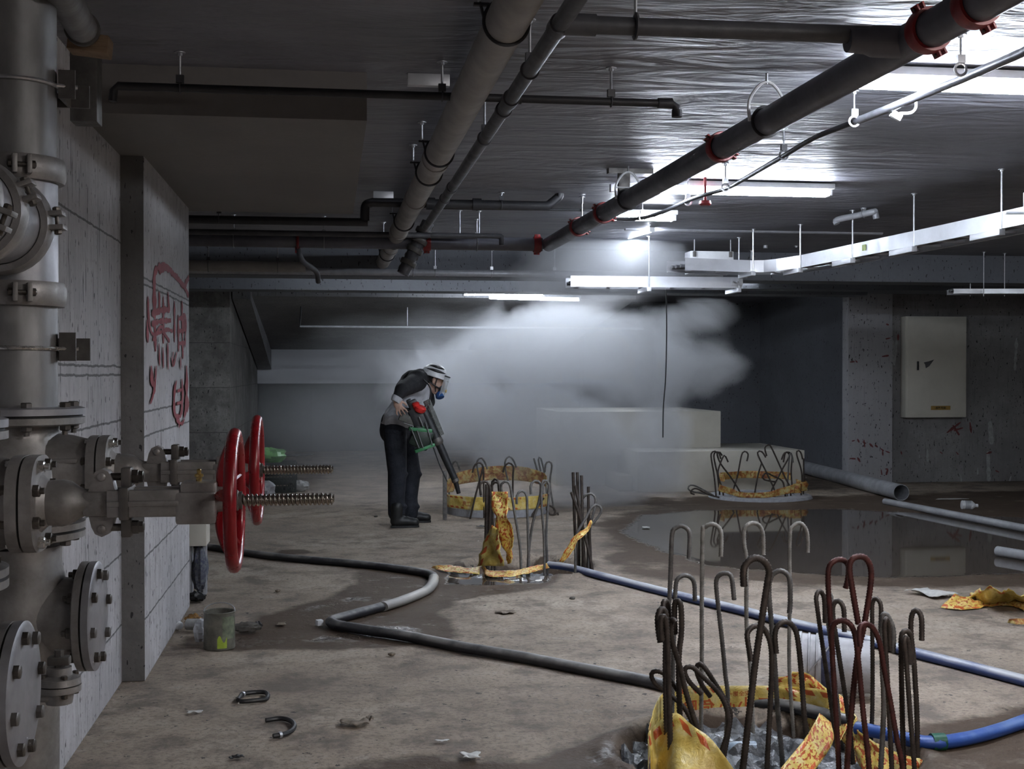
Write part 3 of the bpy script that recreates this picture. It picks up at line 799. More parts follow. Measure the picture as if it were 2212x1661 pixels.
# D: cross main at the far end
yD = Ce.y + .02; zD = ZCm
D0 = V((-2.8, yD, zD)); 
T = thing('cross_main', 'grey cross main with red fittings spanning the far end of the drain pipes', 'pipe', (0, yD, zD - RC))
MB().cyl(D0, V((Ce.x - .05, yD, zD)), RC * .95, 28).build('pipe', M_main, T)
coupling((atY(1160, 525, yD).x, yD, zD), (1, 0, 0), RC * .95, T, (0, -.3, 1), .06, M_redp)
coupling((atY(922, 528, yD).x, yD, zD), (1, 0, 0), RC * .95, T, (0, -.3, 1), .06, M_redp)
cl = V((atY(643, 527, yD).x, yD, zD))
MB().ring(cl, (1, 0, 0), RC * 1.02, .012, 28, 8, sx=2.0).box(cl + V((0, -.01, -.075)), (.04, .05, .05), None, .006).build('red_clamp', M_redp, T)
br = smooth_path([cl + V((0, -.02, -.06)), cl + V((.04, 0, -.16)), cl + V((.14, .25, -.22)), cl + V((.16, .35, -.3))], 6)
MB().tube(br, .022, 12).build('branch', M_dpipe, T)
for i, px in enumerate((505, 700, 1030)):
    q = V((atY(px, 525, yD).x, yD, zD))
    rod_to(q + V((0, 0, RC)), '%s rod from the left holding the cross main' % ORD[i], 'hangers of the cross main', extra=ringclamp(q, (1, 0, 0), RC, M_zinc), name='pipe_hanger')
# vertical valve cluster beside the far end of the drain pipes
p = atY(905, 540, yD - .3)
T = thing('alarm_valve', 'grey flanged pipe junction hanging beside the far end of the drain pipe', 'valve', (p.x, p.y, p.z - .18))
q0 = atY(925, 480, yD - .1); q1 = atY(870, 592, yD - .1)
MB().cyl(q0, q1, .05, 20).build('body', M_dpipe, T)
dd = (q1 - q0).normalized()
for t_ in (.18, .36, .54, .78):
    c = q0 + (q1 - q0) * t_
    coupling(c, dd, .055, T, (1, 0, .4), .04, M_castd)

# the two clamp rails (short white channels on the ceiling)
for i, (x0p, x1p, py) in enumerate(((880, 972, 175), (806, 850, 423), (1318, 1342, 408))):
    a = atZ(x0p, py, 2.72); b = atZ(x1p, py, 2.72)
    tag(MB().boxb((a.x, a.y - .02, 2.70), (b.x, a.y + .02, CEIL), .003).build('channel_rail', M_tray), ['pale steel channel on the ceiling left of the drain pipe, near the top', 'small white channel plate on the ceiling left of the drain pipe, further back', 'small white channel plate beside the fire main hanger'][i], 'bracket', 'channel plates on the ceiling')

# sprinkler lines
def line(name, pts, r, m, label, hang=(), ends=None, cat='pipe', group=None, socks=()):
    P = [V(q) for q in pts]
    c = P[len(P) // 2]
    T = thing(name, label, cat, (c.x, c.y, c.z - r), group)
    MB().tube(P, r, 16).build('pipe', m, T)
    for s_ in socks:
        q, ax = s_
        MB().lathe([(-.03, r), (-.03, r * 1.35), (.03, r * 1.35), (.03, r)], q, ax, 18, False, False).build('socket', m, T)
    return T
Y1 = 5.02; z1 = atY(1320, 221, Y1).z
l = atY(243, 198, Y1); rgt = atY(1462, 226, Y1)
zz = 2.61
pts = [(l.x, Y1, zz - .06)] + [(l.x + .004, Y1, zz - .02), (l.x + .02, Y1, zz)] + [(rgt.x - .02, Y1, zz), (rgt.x - .004, Y1, zz - .012), (rgt.x, Y1, zz - .05)]
T = line('sprinkler_pipe', pts, .0165, M_bpipe, 'thin dark sprinkler pipe crossing in front of the dropped slab, elbow at its right end', socks=[((rgt.x - .05, Y1, zz), (1, 0, 0)), ((atY(1110, 220, Y1).x, Y1, zz), (1, 0, 0))])
MB().lathe([(0, .021), (.03, .021)], (rgt.x, Y1, zz - .055), (0, 0, 1), 16).build('elbow_cap', M_bpipe, T)
for i, px in enumerate((389, 955, 1320)):
    q = V((atY(px, 215, Y1).x, Y1, zz))
    rod_to(q + V((0, 0, .014)), '%s rod from the left holding the thin sprinkler pipe' % ORD[i], 'hangers of the thin sprinkler pipe', extra=ringclamp(q, (1, 0, 0), .0165, M_dpipe), name='pipe_hanger')
Y2 = 8.6; z2 = atY(1000, 441, Y2).z; z2b = atY(500, 472, Y2).z
x785 = atY(788, 455, Y2).x; xr_ = atY(1185, 441, Y2).x; xr2 = atY(1208, 418, Y2).x
P = smooth_path([(x785, Y2, z2b - .0), (x785, Y2, z2b + .05), (x785 + .008, Y2, z2 - .02), (x785 + .05, Y2, z2)], 5) + [V((xr_ - .02, Y2, z2))] + smooth_path([V((xr_, Y2, z2 + .005)), V((xr2 - .02, Y2, z2 + .05)), V((xr2, Y2, z2 + .07)), V((xr2, Y2, z2 + .1))], 4)
line('sprinkler_pipe', P, .031, M_bpipe, 'black pipe with an elbow at each end crossing behind the drain pipes', socks=[((atY(1030, 441, Y2).x, Y2, z2), (1, 0, 0)), ((atY(930, 441, Y2).x, Y2, z2), (1, 0, 0))])
line('sprinkler_pipe', [(-2.8, Y2, z2b - .01), (x785 + .02, Y2, z2b - .01), ], .028, M_bpipe, 'black pipe low on the left, running from behind the wall to the elbow')
line('cable_conduit', [(atY(925, 449, 8.75).x, 8.75, atY(925, 449, 8.75).z), (atY(1345, 455, 8.75).x, 8.75, atY(1345, 455, 8.75).z)], .0085, M_bpipe, 'thin black conduit just behind the black elbowed pipe', cat='conduit')
for i, (px, zb) in enumerate(((473, z2b), (1083, z2), (1205, z2 + .08), (1258, z2))):
    q = V((atY(px, 440, Y2).x, Y2, zb))
    rod_to(q + V((0, 0, .02)), '%s rod from the left along the black elbowed pipe' % ORD[i], 'hangers of the black elbowed pipe', extra=(ringclamp(q, (1, 0, 0), .03, M_dpipe) if i < 3 else None), name='pipe_hanger')
# thinner pipes behind
Y3 = yD - .18; z3 = atY(700, 505, Y3).z
line('sprinkler_pipe', [(-2.8, Y3, z3), (atY(1030, 505, Y3).x, Y3, z3)], .022, M_dpipe, 'dim grey pipe running just above the cross main')
Y4 = 9.6; z4 = atY(1000, 509, Y4).z; xe = atY(1083, 509, Y4).x
line('sprinkler_pipe', smooth_path([(atY(930, 509, Y4).x, Y4, z4), (atY(1000, 509, Y4).x, Y4, z4), (xe - .03, Y4, z4), (xe, Y4, z4 - .02), (xe + .002, Y4, z4 - .07)], 4), .02, M_dpipe, 'short dim pipe ending in an elbow above the smoke')
for i, px in enumerate((993, 1035)):
    rod_to((atY(px, 500, Y4).x, Y4, z4 + .02), '%s rod from the left over the short elbowed pipe' % ORD[i], 'rods over the short elbowed pipe')
# long light conduit across the back
Y5 = 12.2; z5 = atY(1000, 590, Y5).z
T = line('long_pipe', [(-2.8, Y5, z5), (atY(1560, 590, Y5).x, Y5, z5 + .0)], .034, M_lgrey, 'long pale pipe spanning the hall in front of the rear beam')
for i, px in enumerate((893, 940, 1062, 1198)):
    q = V((atY(px, 590, Y5).x, Y5, z5))
    rod_to(q + V((0, 0, .03)), '%s clamp from the left on the long pale pipe' % ORD[i], 'clamps of the long pale pipe', extra=ringclamp(q, (1, 0, 0), .034), name='pipe_hanger')
Y6 = 11.9; z6 = atY(500, 575, Y6).z
line('insulated_pipe', [(-2.8, Y6, z6), (atY(660, 577, Y6).x, Y6, z6)], .05, M_pvc, 'short thick dim pipe behind the pilaster on the left', cat='pipe')
# far conduit frame
Y7 = 18.5
pa, pb, pc, pd = atY(1350, 645, Y7), atY(652, 640, Y7), atY(648, 705, Y7), atY(1390, 712, Y7)
line('conduit_frame', [(pb.x, Y7, pb.z), (pc.x, Y7, pc.z)], .012, M_bpipe, 'thin upright dark conduit at the left end of the far rails', cat='conduit')
line('conduit_frame', [(pb.x, Y7, pb.z), (pa.x, Y7, pb.z - .02)], .014, M_bpipe, 'dark far rail above the pale one, seen dimly through smoke', cat='conduit')
line('conduit_frame', [(pc.x, Y7, pc.z), (pd.x, Y7, pc.z - .01)], .016, M_lgrey, 'thin pale conduit crossing far back in the smoke', cat='conduit')
q = atY(880, 706, Y7); rod_to((q.x, Y7, pc.z + .01), 'single rod holding the far pale conduit', top=2.5)
for i, (x0p, x1p, py, zq, lab) in enumerate(((1350, 1905, 491, 2.55, 'long pale pipe behind the lamps at the middle height'), (1660, 1960, 521, 2.56, 'short pale pipe with an elbow at its left end above the tray'))):
    yy = 10.6 if i == 0 else 11.8; a = atY(x0p, py, yy); b = atY(x1p, py, yy)
    pts = [(a.x, yy, a.z), (b.x, yy, a.z)] if i == 0 else smooth_path([(a.x - .03, yy, a.z - .07), (a.x - .025, yy, a.z - .02), (a.x + .01, yy, a.z), (a.x + .1, yy, a.z), (b.x, yy, a.z)], 4)
    T = line('pale_pipe', pts, .03 if i == 0 else .022, M_lgrey, lab)
    for k, px in enumerate((x0p + 60, x1p - 60)):
        rod_to((atY(px, py, yy).x, yy, a.z + .02), '%s rod on the %s' % (('left', 'right')[k], lab.split(' with')[0].split(' behind')[0]) + (' behind the lamps' if i == 0 else ' above the tray'))
# stub with hanger
yy = 9.2; a = atY(1808, 475, yy); b = atY(1885, 458, yy - .25)
T = line('pipe_stub', smooth_path([a + V((0, .0, -.03)), a, a + (b - a) * .5, b, b + V((.02, 0, .0)), b + V((.03, 0, -.05))], 4), .024, M_lgrey, 'short pale pipe stub with elbowed ends hanging at the right')
c = a + (b - a) * .75
rod_to(c + V((0, 0, .02)), 'hanger rod holding the short pale pipe stub', extra=ringclamp(c, (b - a), .024), name='pipe_hanger')

# E: conduit with drooping black cable
ZE = 2.62
pe = [atZ(2330, 40, ZE), atZ(2212, 112, ZE), atZ(2075, 172, ZE), atZ(1960, 218, ZE), atZ(1850, 262, ZE)]
T = thing('cable_conduit', 'grey conduit entering from the top right, running below the lamps', 'conduit', pe[2])
MB().tube([pe[0], pe[1], pe[2], pe[3], pe[4]], .017, 14).build('pipe', mat('mid_grey_conduit', (.2, .2, .22), .35, .3), T)
cb = smooth_path([atZ(1850, 262, ZE), atZ(1765, 295, ZE), atZ(1692, 337, ZE - .01), atZ(1610, 385, ZE), atZ(1567, 408, ZE), atZ(1500, 428, ZE - .015), atZ(1420, 462, ZE - .03), atZ(1370, 473, ZE - .02), atZ(1300, 470, ZE)], 8)
tag(MB().tube(cb, .0125, 12).build('power_cable', M_bpipe), 'black cable continuing from the grey conduit and sagging past the lamps', 'cable')
for i, (px, py) in enumerate(((2075, 150), (1845, 262), (1693, 335), (1567, 405), (1486, 436), (1388, 470))):
    q = atZ(px, py, ZE - .005 * i)
    rod_to(q + V((0, 0, .02)), '%s ring hanger from the right along the conduit and cable' % ORD[i], 'ring hangers of the conduit and cable', r=.004, extra=ringclamp(q, dC, .02, M_bpipe if i == 2 else None), name='ring_hanger')
q = atZ(1945, 245, 2.60)
T = thing('dangling_connector', 'small white plug dangling from a short cable under the conduit', 'connector', q)
e = atZ(1978, 232, 2.70)
MB().tube(smooth_path([e + V((0, 0, .04)), e, atZ(1968, 243, 2.65), q], 5), .007, 8).build('lead', M_white, T)
MB().box(q + V((-.02, 0, -.01)), (.05, .02, .03), Matrix.Rotation(.5, 3, 'Y'), .004).build('plug', M_white, T)
q = atZ(1523, 434, 2.60)
tag(MB().lathe([(0, .035), (.02, .04), (.03, .03)], q, (0, 0, -1), 18).cyl(q, (q.x, q.y, CEIL), .01, 8).build('fire_detector', M_redp), 'small red lamp fitting under the ceiling batten', 'detector')
# fire main hangers: bent strap frames
for i, (px, py, wv) in enumerate(((1645, 262, 1), (1350, 430, 0))):
    c = onC(px, py); s_ = V((-.085, -.02, 0))
    T = thing('strap_hanger', ['white bent strap hanger over the fire main, the nearer one', 'white bent strap hanger over the fire main, near the wide dark bracket'][i], 'hanger', c)
    u = V((1, 0, 0)) * .075
    MB().tube(smooth_path([c - u + V((0, 0, -.0)), c - u + V((0, 0, .085)), c - u * .35 + V((0, 0, .155)), c + u * .35 + V((0, 0, .155)), c + u + V((0, 0, .085)), c + u], 3), .007, 6).cyl(c - u + V((0, 0, .07)), c + u + V((0, 0, .07)), .005, 6).build('strap', M_white, T)
    MB().cyl(c + V((0, 0, .155)), (c.x, c.y, CEIL), .006, 8).build('rod', M_zinc, T)
    MB().ring(c, dC, RC + .004, .004, 28, 6, sx=1.8).build('ring', M_bpipe, T)
c = onC(1350, 428) + dC * .15
tag(MB().boxb((c.x - .035, c.y - .02, ZCm - .03), (c.x + .035, c.y + .02, CEIL)).boxb((c.x - .1, c.y - .03, CEIL - .03), (c.x + .18, c.y + .03, CEIL)).build('support_bracket', M_castd), 'dark wide post bracket between ceiling and fire main', 'bracket')
for i, (px, py) in enumerate(((1258, 486),)):
    c = onC(px, py) 
    rod_to(c + V((0, 0, RC)), 'rod over the two close couplings at the far end of the fire main')

# cable trays
def tray(pts, h, wd, label, group=None, name='cable_tray'):
    """channel of near and far side rails with rungs; pts along the near side's bottom edge"""
    P = [V(q) for q in pts]; c = P[len(P) // 2]
    T = thing(name, label, 'cable tray', (c.x, c.y, c.z), group)
    n = len(P); offs = []
    for i in range(n):
        d = (P[min(i + 1, n - 1)] - P[max(i - 1, 0)]).normalized(); offs.append(V((-d.y, d.x, 0)) if (-d.y * 0 + d.x) * 1 > 0 else V((d.y, -d.x, 0)))
    for k, nm in ((0, 'near_rail'), (wd, 'far_rail')):
        b = MB()
        for i in range(n - 1):
            a_, c_ = P[i] + offs[i] * k, P[i + 1] + offs[i + 1] * k
            o1, o2 = offs[i] * (.018 if k == 0 else -.018), offs[i + 1] * (.018 if k == 0 else -.018)
            prof = [(0, 0), (1, 0), (1, .003), (.12, .003), (.12, h - .003), (1, h - .003), (1, h), (0, h)]
            v0 = [a_ + o1 * u_ + V((0, 0, z_)) for u_, z_ in prof]; v1 = [c_ + o2 * u_ + V((0, 0, z_)) for u_, z_ in prof]
            m_ = len(prof)
            b._a(v0 + v1, [(j, (j + 1) % m_, (j + 1) % m_ + m_, j + m_) for j in range(m_)] + [tuple(range(m_)), tuple(reversed(range(m_, 2 * m_)))])
        b.build(nm, M_tray, T)
    L = resample(P, .3); 
    for q in L[1:-1]:
        j = min(range(n), key=lambda i: (P[i] - q).length)
        MB().box(q + offs[j] * wd / 2 + V((0, 0, .02)), (.03, wd - .01, .012), Matrix((V((offs[j].y, -offs[j].x, 0)), offs[j], V((0, 0, 1)))).transposed()).build('rung', M_tray, T)
    cab = MB()
    for u_ in (.25, .5, .72): cab.tube([q_ + offs[i] * wd * u_ + V((0, 0, .04)) for i, q_ in enumerate(P)], .016, 8)
    cc = cab.build('cables', M_wire, T); cc['kind'] = 'stuff'
    return T, P, offs
ZT1 = 2.385
t1 = [atZ(2460, 420, ZT1), atZ(2212, 484, ZT1), atZ(1980, 532, ZT1), atZ(1730, 578, ZT1), atZ(1650, 588, ZT1 - .01), atZ(1560, 586, ZT1 - .01), atZ(1480, 583, ZT1 - .01)]
t1 = smooth_path([t1[0], t1[1], t1[3]], 3)[:-1] + smooth_path(t1[3:], 3)
tray(t1, .105, .30, 'long bright cable tray slanting from the right edge towards the smoke')
ZT2 = 2.285
p2 = atZ(1603, 622, ZT2); p1 = V((atY(1235, 622, p2.y).x, p2.y + .05, ZT2))
tray([p2, (p2 + p1) / 2, p1], .10, .30, 'lower bright cable tray ending above the smoke, its open end to the right')
pk = V((p2.x - .02, p2.y - .01, ZT2))
j = thing('tray_joiner', 'pair of bolted joiner plates at the open end of the lower tray', 'bracket', pk)
MB().boxb((pk.x - .09, pk.y - .012, ZT2 + .02), (pk.x + .02, pk.y - .004, ZT2 + .085), .002).build('plate', M_tray, j)
MB().boxb((pk.x - .02, pk.y - .03, ZT2 + .09), (pk.x + .06, pk.y - .01, ZT2 + .19), .003).build('plate', M_tray, j)
for dx in (-.07, -.03): MB().hexbolt((pk.x + dx, pk.y - .012, ZT2 + .055), (0, -1, 0), .01, .01).build('bolt', M_zinc, j)
# supports: rods and angle brackets of the trays
def rods(pxs, zz, yfun, lab, grp):
    for i, px in enumerate(pxs):
        q = yfun(px)
        def ex(T2, q=q): MB().boxb((q.x - .02, q.y - .02, zz - .04), (q.x + .02, q.y + .34, zz - .002), .002).build('support_bar', M_tray, T2)
        rod_to((q.x, q.y - .012, zz - .04), lab % ORD[i], grp, extra=ex, name='tray_hanger', r=.006)
def nearZ(px):
    # point of the slanting tray's near edge at this pixel column
    best = None
    for a_, b_ in zip(t1, t1[1:]):
        for k in range(12):
            p = a_ + (b_ - a_) * (k / 11); d = (p - CAM); u = 1106 + FPX * d.dot(RT) / d.dot(FW)
            if best is None or abs(u - px) < best[0]: best = (abs(u - px), p)
    return best[1]
rods((2165, 1980, 1838, 1727, 1627), ZT1, nearZ, '%s support from the right under the long slanting cable tray', 'supports of the slanting cable tray')
rods((1401, 1595), ZT2, lambda px: V((atY(px, 620, p2.y).x, p2.y - .005, ZT2)), '%s support from the left under the lower cable tray', 'supports of the lower cable tray')
# square label plate on the slanting tray
q = nearZ(1868) + V((0, -.004, .05))
q2 = nearZ(1890); dd = (q2 - nearZ(1850)).normalized()
Rm = Matrix((dd, V((-dd.y, dd.x, 0)), V((0, 0, 1)))).transposed()
tag(MB().box(q - Rm @ V((0, .006, 0)) + V((0, 0, .008)), (.055, .003, .045), Rm).build('tray_label', mat('green_label', (.45, .55, .22), .5)), 'small green label stuck on the side of the slanting tray', 'label')
# white pull box above the trays
yB = 11.35
a = atY(1492, 590, yB); b = atY(1585, 543, yB)
T = thing('pull_box', 'white square pull box above the trays with fittings on its face', 'box', ((a.x + b.x) / 2, yB, a.z))
MB().boxb((a.x, yB, a.z), (b.x, yB + .2, b.z), .006).build('box', M_white, T)
for k, t_ in enumerate((.08, .92)):
    x = a.x + (b.x - a.x) * t_
    MB().cyl((x, yB - .01, b.z - .03), (x, yB - .01, CEIL), .006, 6).build('rod', M_zinc, T)
    MB().box((x, yB - .01, b.z - .03), (.03, .02, .05), None, .003).build('clamp', M_castd, T)
MB().boxb((a.x + .08, yB - .02, a.z + .02), (b.x - .12, yB, a.z + .07), .003).build('cover', M_lgrey, T)
# row of rods and faint services in the dark at the far right
for i, (px, py, yy) in enumerate(((1430, 575, 14.2), (1445, 570, 14.4), (1456, 578, 14.6), (1553, 560, 13.6), (1623, 560, 12.3), (2125, 640, 12.1), (2170, 640, 12.2), (2096, 640, 12.6))):
    q = atY(px, py, yy)
    rod_to(q, '%s rod from the left among the bare rods around the pull box' % ORD[i] if i < 5 else '%s rod over the dim tray end at the right edge' % ORD[i - 5], 'bare hanging rods' if i < 5 else 'rods of the dim right tray', r=.005)
T, P_, o_ = tray([atY(2300, 632, 12.0), atY(2212, 634, 12.05), atY(2060, 634, 12.2)], .05, .25, 'dim cable tray end at the right edge above the wall cabinet')
for i, (x0p, x1p, py, yy) in enumerate(((1640, 2060, 548, 13.6), (1880, 2230, 590, 14.4))):
    a = atY(x0p, py, yy); b = atY(x1p, py, yy)
    tag(MB().boxb((a.x, yy, a.z - .04), (b.x, yy + .25, a.z + .04), .004).build('air_duct', M_mid), ['dim flat duct behind the slanting tray', 'dim flat duct at the far right above the cabinet'][i], 'duct')
    rod_to((a.x + .3, yy - .006, a.z - .04), ['left rod of the dim flat duct behind the slanting tray', 'left rod of the dim flat duct above the cabinet'][i])
for i, px in enumerate((450, 600)):
    q = V((atY(px, 577, Y6).x, Y6, z6)); rod_to(q + V((0, 0, .045)), ['left', 'right'][i] + ' hanger of the short thick dim pipe', 'hangers of the short thick pipe', extra=ringclamp(q, (1, 0, 0), .05, M_dpipe), name='pipe_hanger')
# ------------------------------------------------------------------ rebar starter hooks and warning tape
M_rust = mat('mill_scale_rebar', (.085, .068, .058), .55, .45, var=.2, scale=30, bump=.2)
M_rred = mat('rust_red_rebar', (.10, .028, .024), .5, .3, var=.2, scale=30, bump=.2)
M_rpale = mat('cement_splashed_rebar', (.34, .32, .29), .75, .1, var=.22, scale=28, bump=.3)
M_rgrey = mat('grey_rebar', (.20, .19, .18), .6, .4, var=.2, scale=25, bump=.2)
def rebar(pts, Y, label, group, r=.0115, m=None, base='first', tipY=.0, ribs=True, zb=-.15, m2=None, loc_pts=None):
    """hooked bar drawn through photo points on the plane at depth Y; first point is its foot"""
    n = len(pts); W = []; r = r * (.80 if ribs else .95)
    for i, p in enumerate(pts):
        yy = Y + tipY * max(0, (i / (n - 1) - .5)) * 2
        W.append(atY(p[0], p[1], yy))
    if base and W[0].z > zb:
        d = (W[0] - W[1]); k = min(.25, abs(d.x) / max(.01, abs(d.z)))
        W.insert(0, V((W[0].x + math.copysign(k, d.x) * (W[0].z - zb) * .5, Y, zb)))
    P = resample(smooth_path(W, 6), .0055 if ribs else .03)
    if ribs: rr = [r * (.94 if i % 2 else 1.16) for i in range(len(P))]
    else: rr = r
    o = MB().tube(P, rr, 8 if ribs else 7).build('rebar_hook' if len(pts) > 3 else 'rebar', m or M_rust, loc=(W[0].x, W[0].y, W[0].z), smooth=60)
    return tag(o, label, 'rebar', group)
GN = 'rebar of the nearest pile head'
near = [
 ([(1438, 1640), (1440, 1440), (1446, 1298), (1449, 1222), (1452, 1153), (1461, 1140), (1472, 1136), (1484, 1142), (1490, 1157), (1488, 1207)], 5.05, M_rgrey, .0115, 'tall hooked rebar, leftmost of the high back row over the nearest pile'),
 ([(1514, 1590), (1516, 1431), (1516, 1304), (1518, 1153), (1523, 1139), (1537, 1132), (1551, 1138), (1558, 1155), (1557, 1203)], 5.22, M_rpale, .0115, 'tall pale-topped rebar hook, second from the left in the high back row'),
 ([(1450, 1640), (1454, 1440), (1458, 1304), (1459, 1275), (1462, 1254), (1471, 1245), (1482, 1243), (1494, 1249), (1500, 1263), (1501, 1298)], 5.1, M_rgrey, .0115, 'lower round hook just right of the leftmost tall rebar'),
 ([(1566, 1640), (1572, 1510), (1567, 1458), (1560, 1386), (1551, 1304), (1547, 1259), (1553, 1243), (1568, 1238), (1580, 1247), (1586, 1296)], 5.0, M_rgrey, .0115, 'leaning rebar hook standing alone left of the thick dark arch'),
 ([(1627, 1605), (1622, 1458), (1613, 1355), (1612, 1212), (1608, 1181), (1607, 1147), (1615, 1134), (1628, 1130), (1641, 1136), (1648, 1155), (1649, 1198)], 5.2, M_rpale, .0115, 'cement-white topped tall hook behind the thick dark arch'),
 ([(1598, 1700), (1606, 1650), (1629, 1451), (1646, 1335), (1657, 1263), (1661, 1232), (1650, 1212), (1631, 1205), (1613, 1216), (1606, 1235), (1607, 1267)], 4.4, M_rust, .0155, 'thickest dark rebar arch in the middle of the nearest pile'),
 ([(1691, 1654), (1679, 1522), (1674, 1438), (1667, 1353), (1661, 1280), (1664, 1250), (1674, 1237), (1686, 1233), (1698, 1238), (1706, 1252), (1707, 1300), (1705, 1325)], 4.75, M_rgrey, .0125, 'grey rebar arch leaning against the right side of the thickest one'),
 ([(1715, 1600), (1705, 1440), (1706, 1300), (1706, 1161), (1713, 1137), (1728, 1130), (1741, 1143), (1745, 1165), (1745, 1193)], 5.2, M_rpale, .0105, 'tall pale rebar hook, rightmost of the high back row'),
 ([(1657, 1654), (1664, 1522), (1667, 1438), (1664, 1390), (1650, 1358), (1631, 1352), (1615, 1366), (1616, 1390), (1623, 1428)], 4.55, M_rust, .0125, 'black low rebar arch below the thick dark arch, left of two'),
 ([(1748, 1654), (1738, 1556), (1731, 1455), (1723, 1380), (1714, 1354), (1698, 1343), (1682, 1350), (1674, 1370), (1677, 1411)], 4.55, M_rust, .0125, 'black low rebar arch below the thick dark arch, right of two'),
 ([(1436, 1654), (1443, 1440), (1446, 1345), (1443, 1308), (1438, 1298), (1433, 1303), (1432, 1322)], 4.5, M_rust, .012, 'upper narrow hook in the tight bundle at the left of the nearest pile'),
 ([(1442, 1654), (1438, 1455), (1439, 1365), (1438, 1327), (1432, 1316), (1425, 1320), (1421, 1337), (1423, 1365), (1427, 1388)], 4.35, M_rust, .0135, 'outermost short hook at the far left of the nearest bundle'),
 ([(1449, 1654), (1445, 1500), (1441, 1380), (1438, 1342), (1433, 1331), (1428, 1337), (1427, 1355), (1430, 1384)], 4.28, M_rust, .0125, 'shorter hook nested inside the leftmost one of the bundle'),
 ([(1472, 1654), (1466, 1440), (1472, 1365), (1471, 1312), (1465, 1298), (1458, 1304), (1457, 1332), (1458, 1370)], 4.45, M_rust, .013, 'narrow hook on the right side of the left bundle'),
 ([(1525, 1654), (1515, 1600), (1498, 1549), (1481, 1492), (1468, 1438), (1452, 1386), (1449, 1352), (1453, 1338), (1459, 1345)], 4.4, M_rust, .0125, 'bent rebar leaning right from the left bundle down to the tape'),
 ([(1520, 1654), (1500, 1575), (1478, 1529), (1448, 1502), (1417, 1478), (1407, 1459), (1414, 1450), (1431, 1453), (1448, 1468), (1464, 1492)], 4.5, M_rust, .0105, 'low rebar bent over into a loop pointing left'),
 ([(1549, 1654), (1569, 1590), (1573, 1549), (1562, 1512), (1542, 1485), (1512, 1456), (1495, 1441), (1481, 1443), (1480, 1456), (1491, 1475), (1515, 1499)], 4.62, M_rust, .0115, 'low twisted rebar loop, left of the pair above the tape'),
 ([(1561, 1654), (1578, 1553), (1573, 1526), (1559, 1499), (1542, 1472), (1525, 1446), (1513, 1434), (1505, 1441), (1507, 1458), (1518, 1482), (1534, 1504)], 4.68, M_rust, .0115, 'low twisted rebar loop, right of the pair above the tape'),
 ([(1812, 1654), (1800, 1450), (1793, 1330), (1789, 1267), (1790, 1228), (1802, 1212), (1819, 1209), (1832, 1221), (1831, 1252), (1826, 1271)], 4.42, M_rred, .0125, 'rust-red hook curving left of the tallest red loop'),
 ([(1830, 1655), (1836, 1571), (1851, 1426), (1867, 1348), (1880, 1267), (1881, 1229), (1871, 1207), (1855, 1202), (1840, 1209), (1835, 1229), (1842, 1278), (1854, 1348)], 4.38, M_rred, .0135, 'tallest rust-red rebar loop on the right of the nearest pile'),
 ([(1877, 1655), (1865, 1542), (1854, 1426), (1849, 1383), (1842, 1357), (1828, 1342), (1810, 1342), (1798, 1354), (1796, 1378), (1799, 1414)], 4.34, M_rred, .0125, 'rust-red lower arch, left of the two under the red loop'),
 ([(1949, 1655), (1938, 1600), (1923, 1513), (1909, 1440), (1900, 1388), (1886, 1357), (1871, 1348), (1859, 1353), (1856, 1372), (1858, 1398)], 4.3, M_rred, .012, 'rust-red lower arch, right of the two under the red loop'),
 ([(1813, 1640), (1802, 1571), (1790, 1484), (1773, 1368), (1765, 1310), (1763, 1290), (1768, 1278), (1776, 1281), (1781, 1300), (1782, 1345)], 4.9, M_rust, .0115, 'narrow hook, first from the left in the right hand bundle'),
 ([(1822, 1640), (1804, 1470), (1791, 1365), (1784, 1310), (1784, 1292), (1790, 1284), (1796, 1290), (1798, 1340)], 5.0, M_rgrey, .0105, 'grey narrow hook just behind the first one of the right bundle'),
 ([(1842, 1640), (1836, 1574), (1825, 1498), (1807, 1383), (1799, 1325), (1801, 1305), (1809, 1298), (1818, 1304), (1823, 1320), (1824, 1365)], 4.8, M_rust, .012, 'wider dark hook in front of the red loop\'s left leg'),
 ([(1878, 1640), (1883, 1570), (1885, 1470), (1884, 1330), (1885, 1302), (1891, 1293), (1898, 1297), (1903, 1312), (1902, 1368)], 4.9, M_rust, .011, 'upright dark hook right of the red loop'),
 ([(1903, 1655), (1909, 1527), (1906, 1440), (1906, 1342), (1912, 1326), (1923, 1341), (1930, 1365), (1929, 1410)], 4.55, M_rgrey, .0125, 'thick grey hook with a long downturned tip, right of the red loop'),
 ([(1926, 1655), (1917, 1470), (1911, 1370), (1911, 1346), (1915, 1337), (1919, 1350), (1921, 1372), (1922, 1405)], 4.45, M_rust, .0115, 'tight hook nested in the thick grey one'),
 ([(1981, 1655), (1981, 1556), (1975, 1440), (1968, 1368), (1969, 1332), (1977, 1318), (1987, 1325), (1991, 1342), (1991, 1384)], 4.62, M_rust, .0125, 'rightmost rebar hook of the nearest pile, the taller of its pair'),
 ([(1952, 1655), (1949, 1540), (1947, 1430), (1947, 1377), (1954, 1363), (1965, 1368), (1969, 1390), (1967, 1435)], 4.52, M_rust, .0125, 'shorter hook just left of the rightmost one'),
 ([(1975, 1655), (1966, 1542), (1957, 1420), (1953, 1388), (1957, 1376), (1962, 1392), (1964, 1432)], 4.47, M_rust, .0115, 'slanting hook tucked under the shorter rightmost pair member'),
]
for pts, Y, m, r, lab in near: rebar(pts, Y, lab, GN, r, m, tipY=R.uniform(-.05, .05))
GM = 'rebar of the middle pile head'
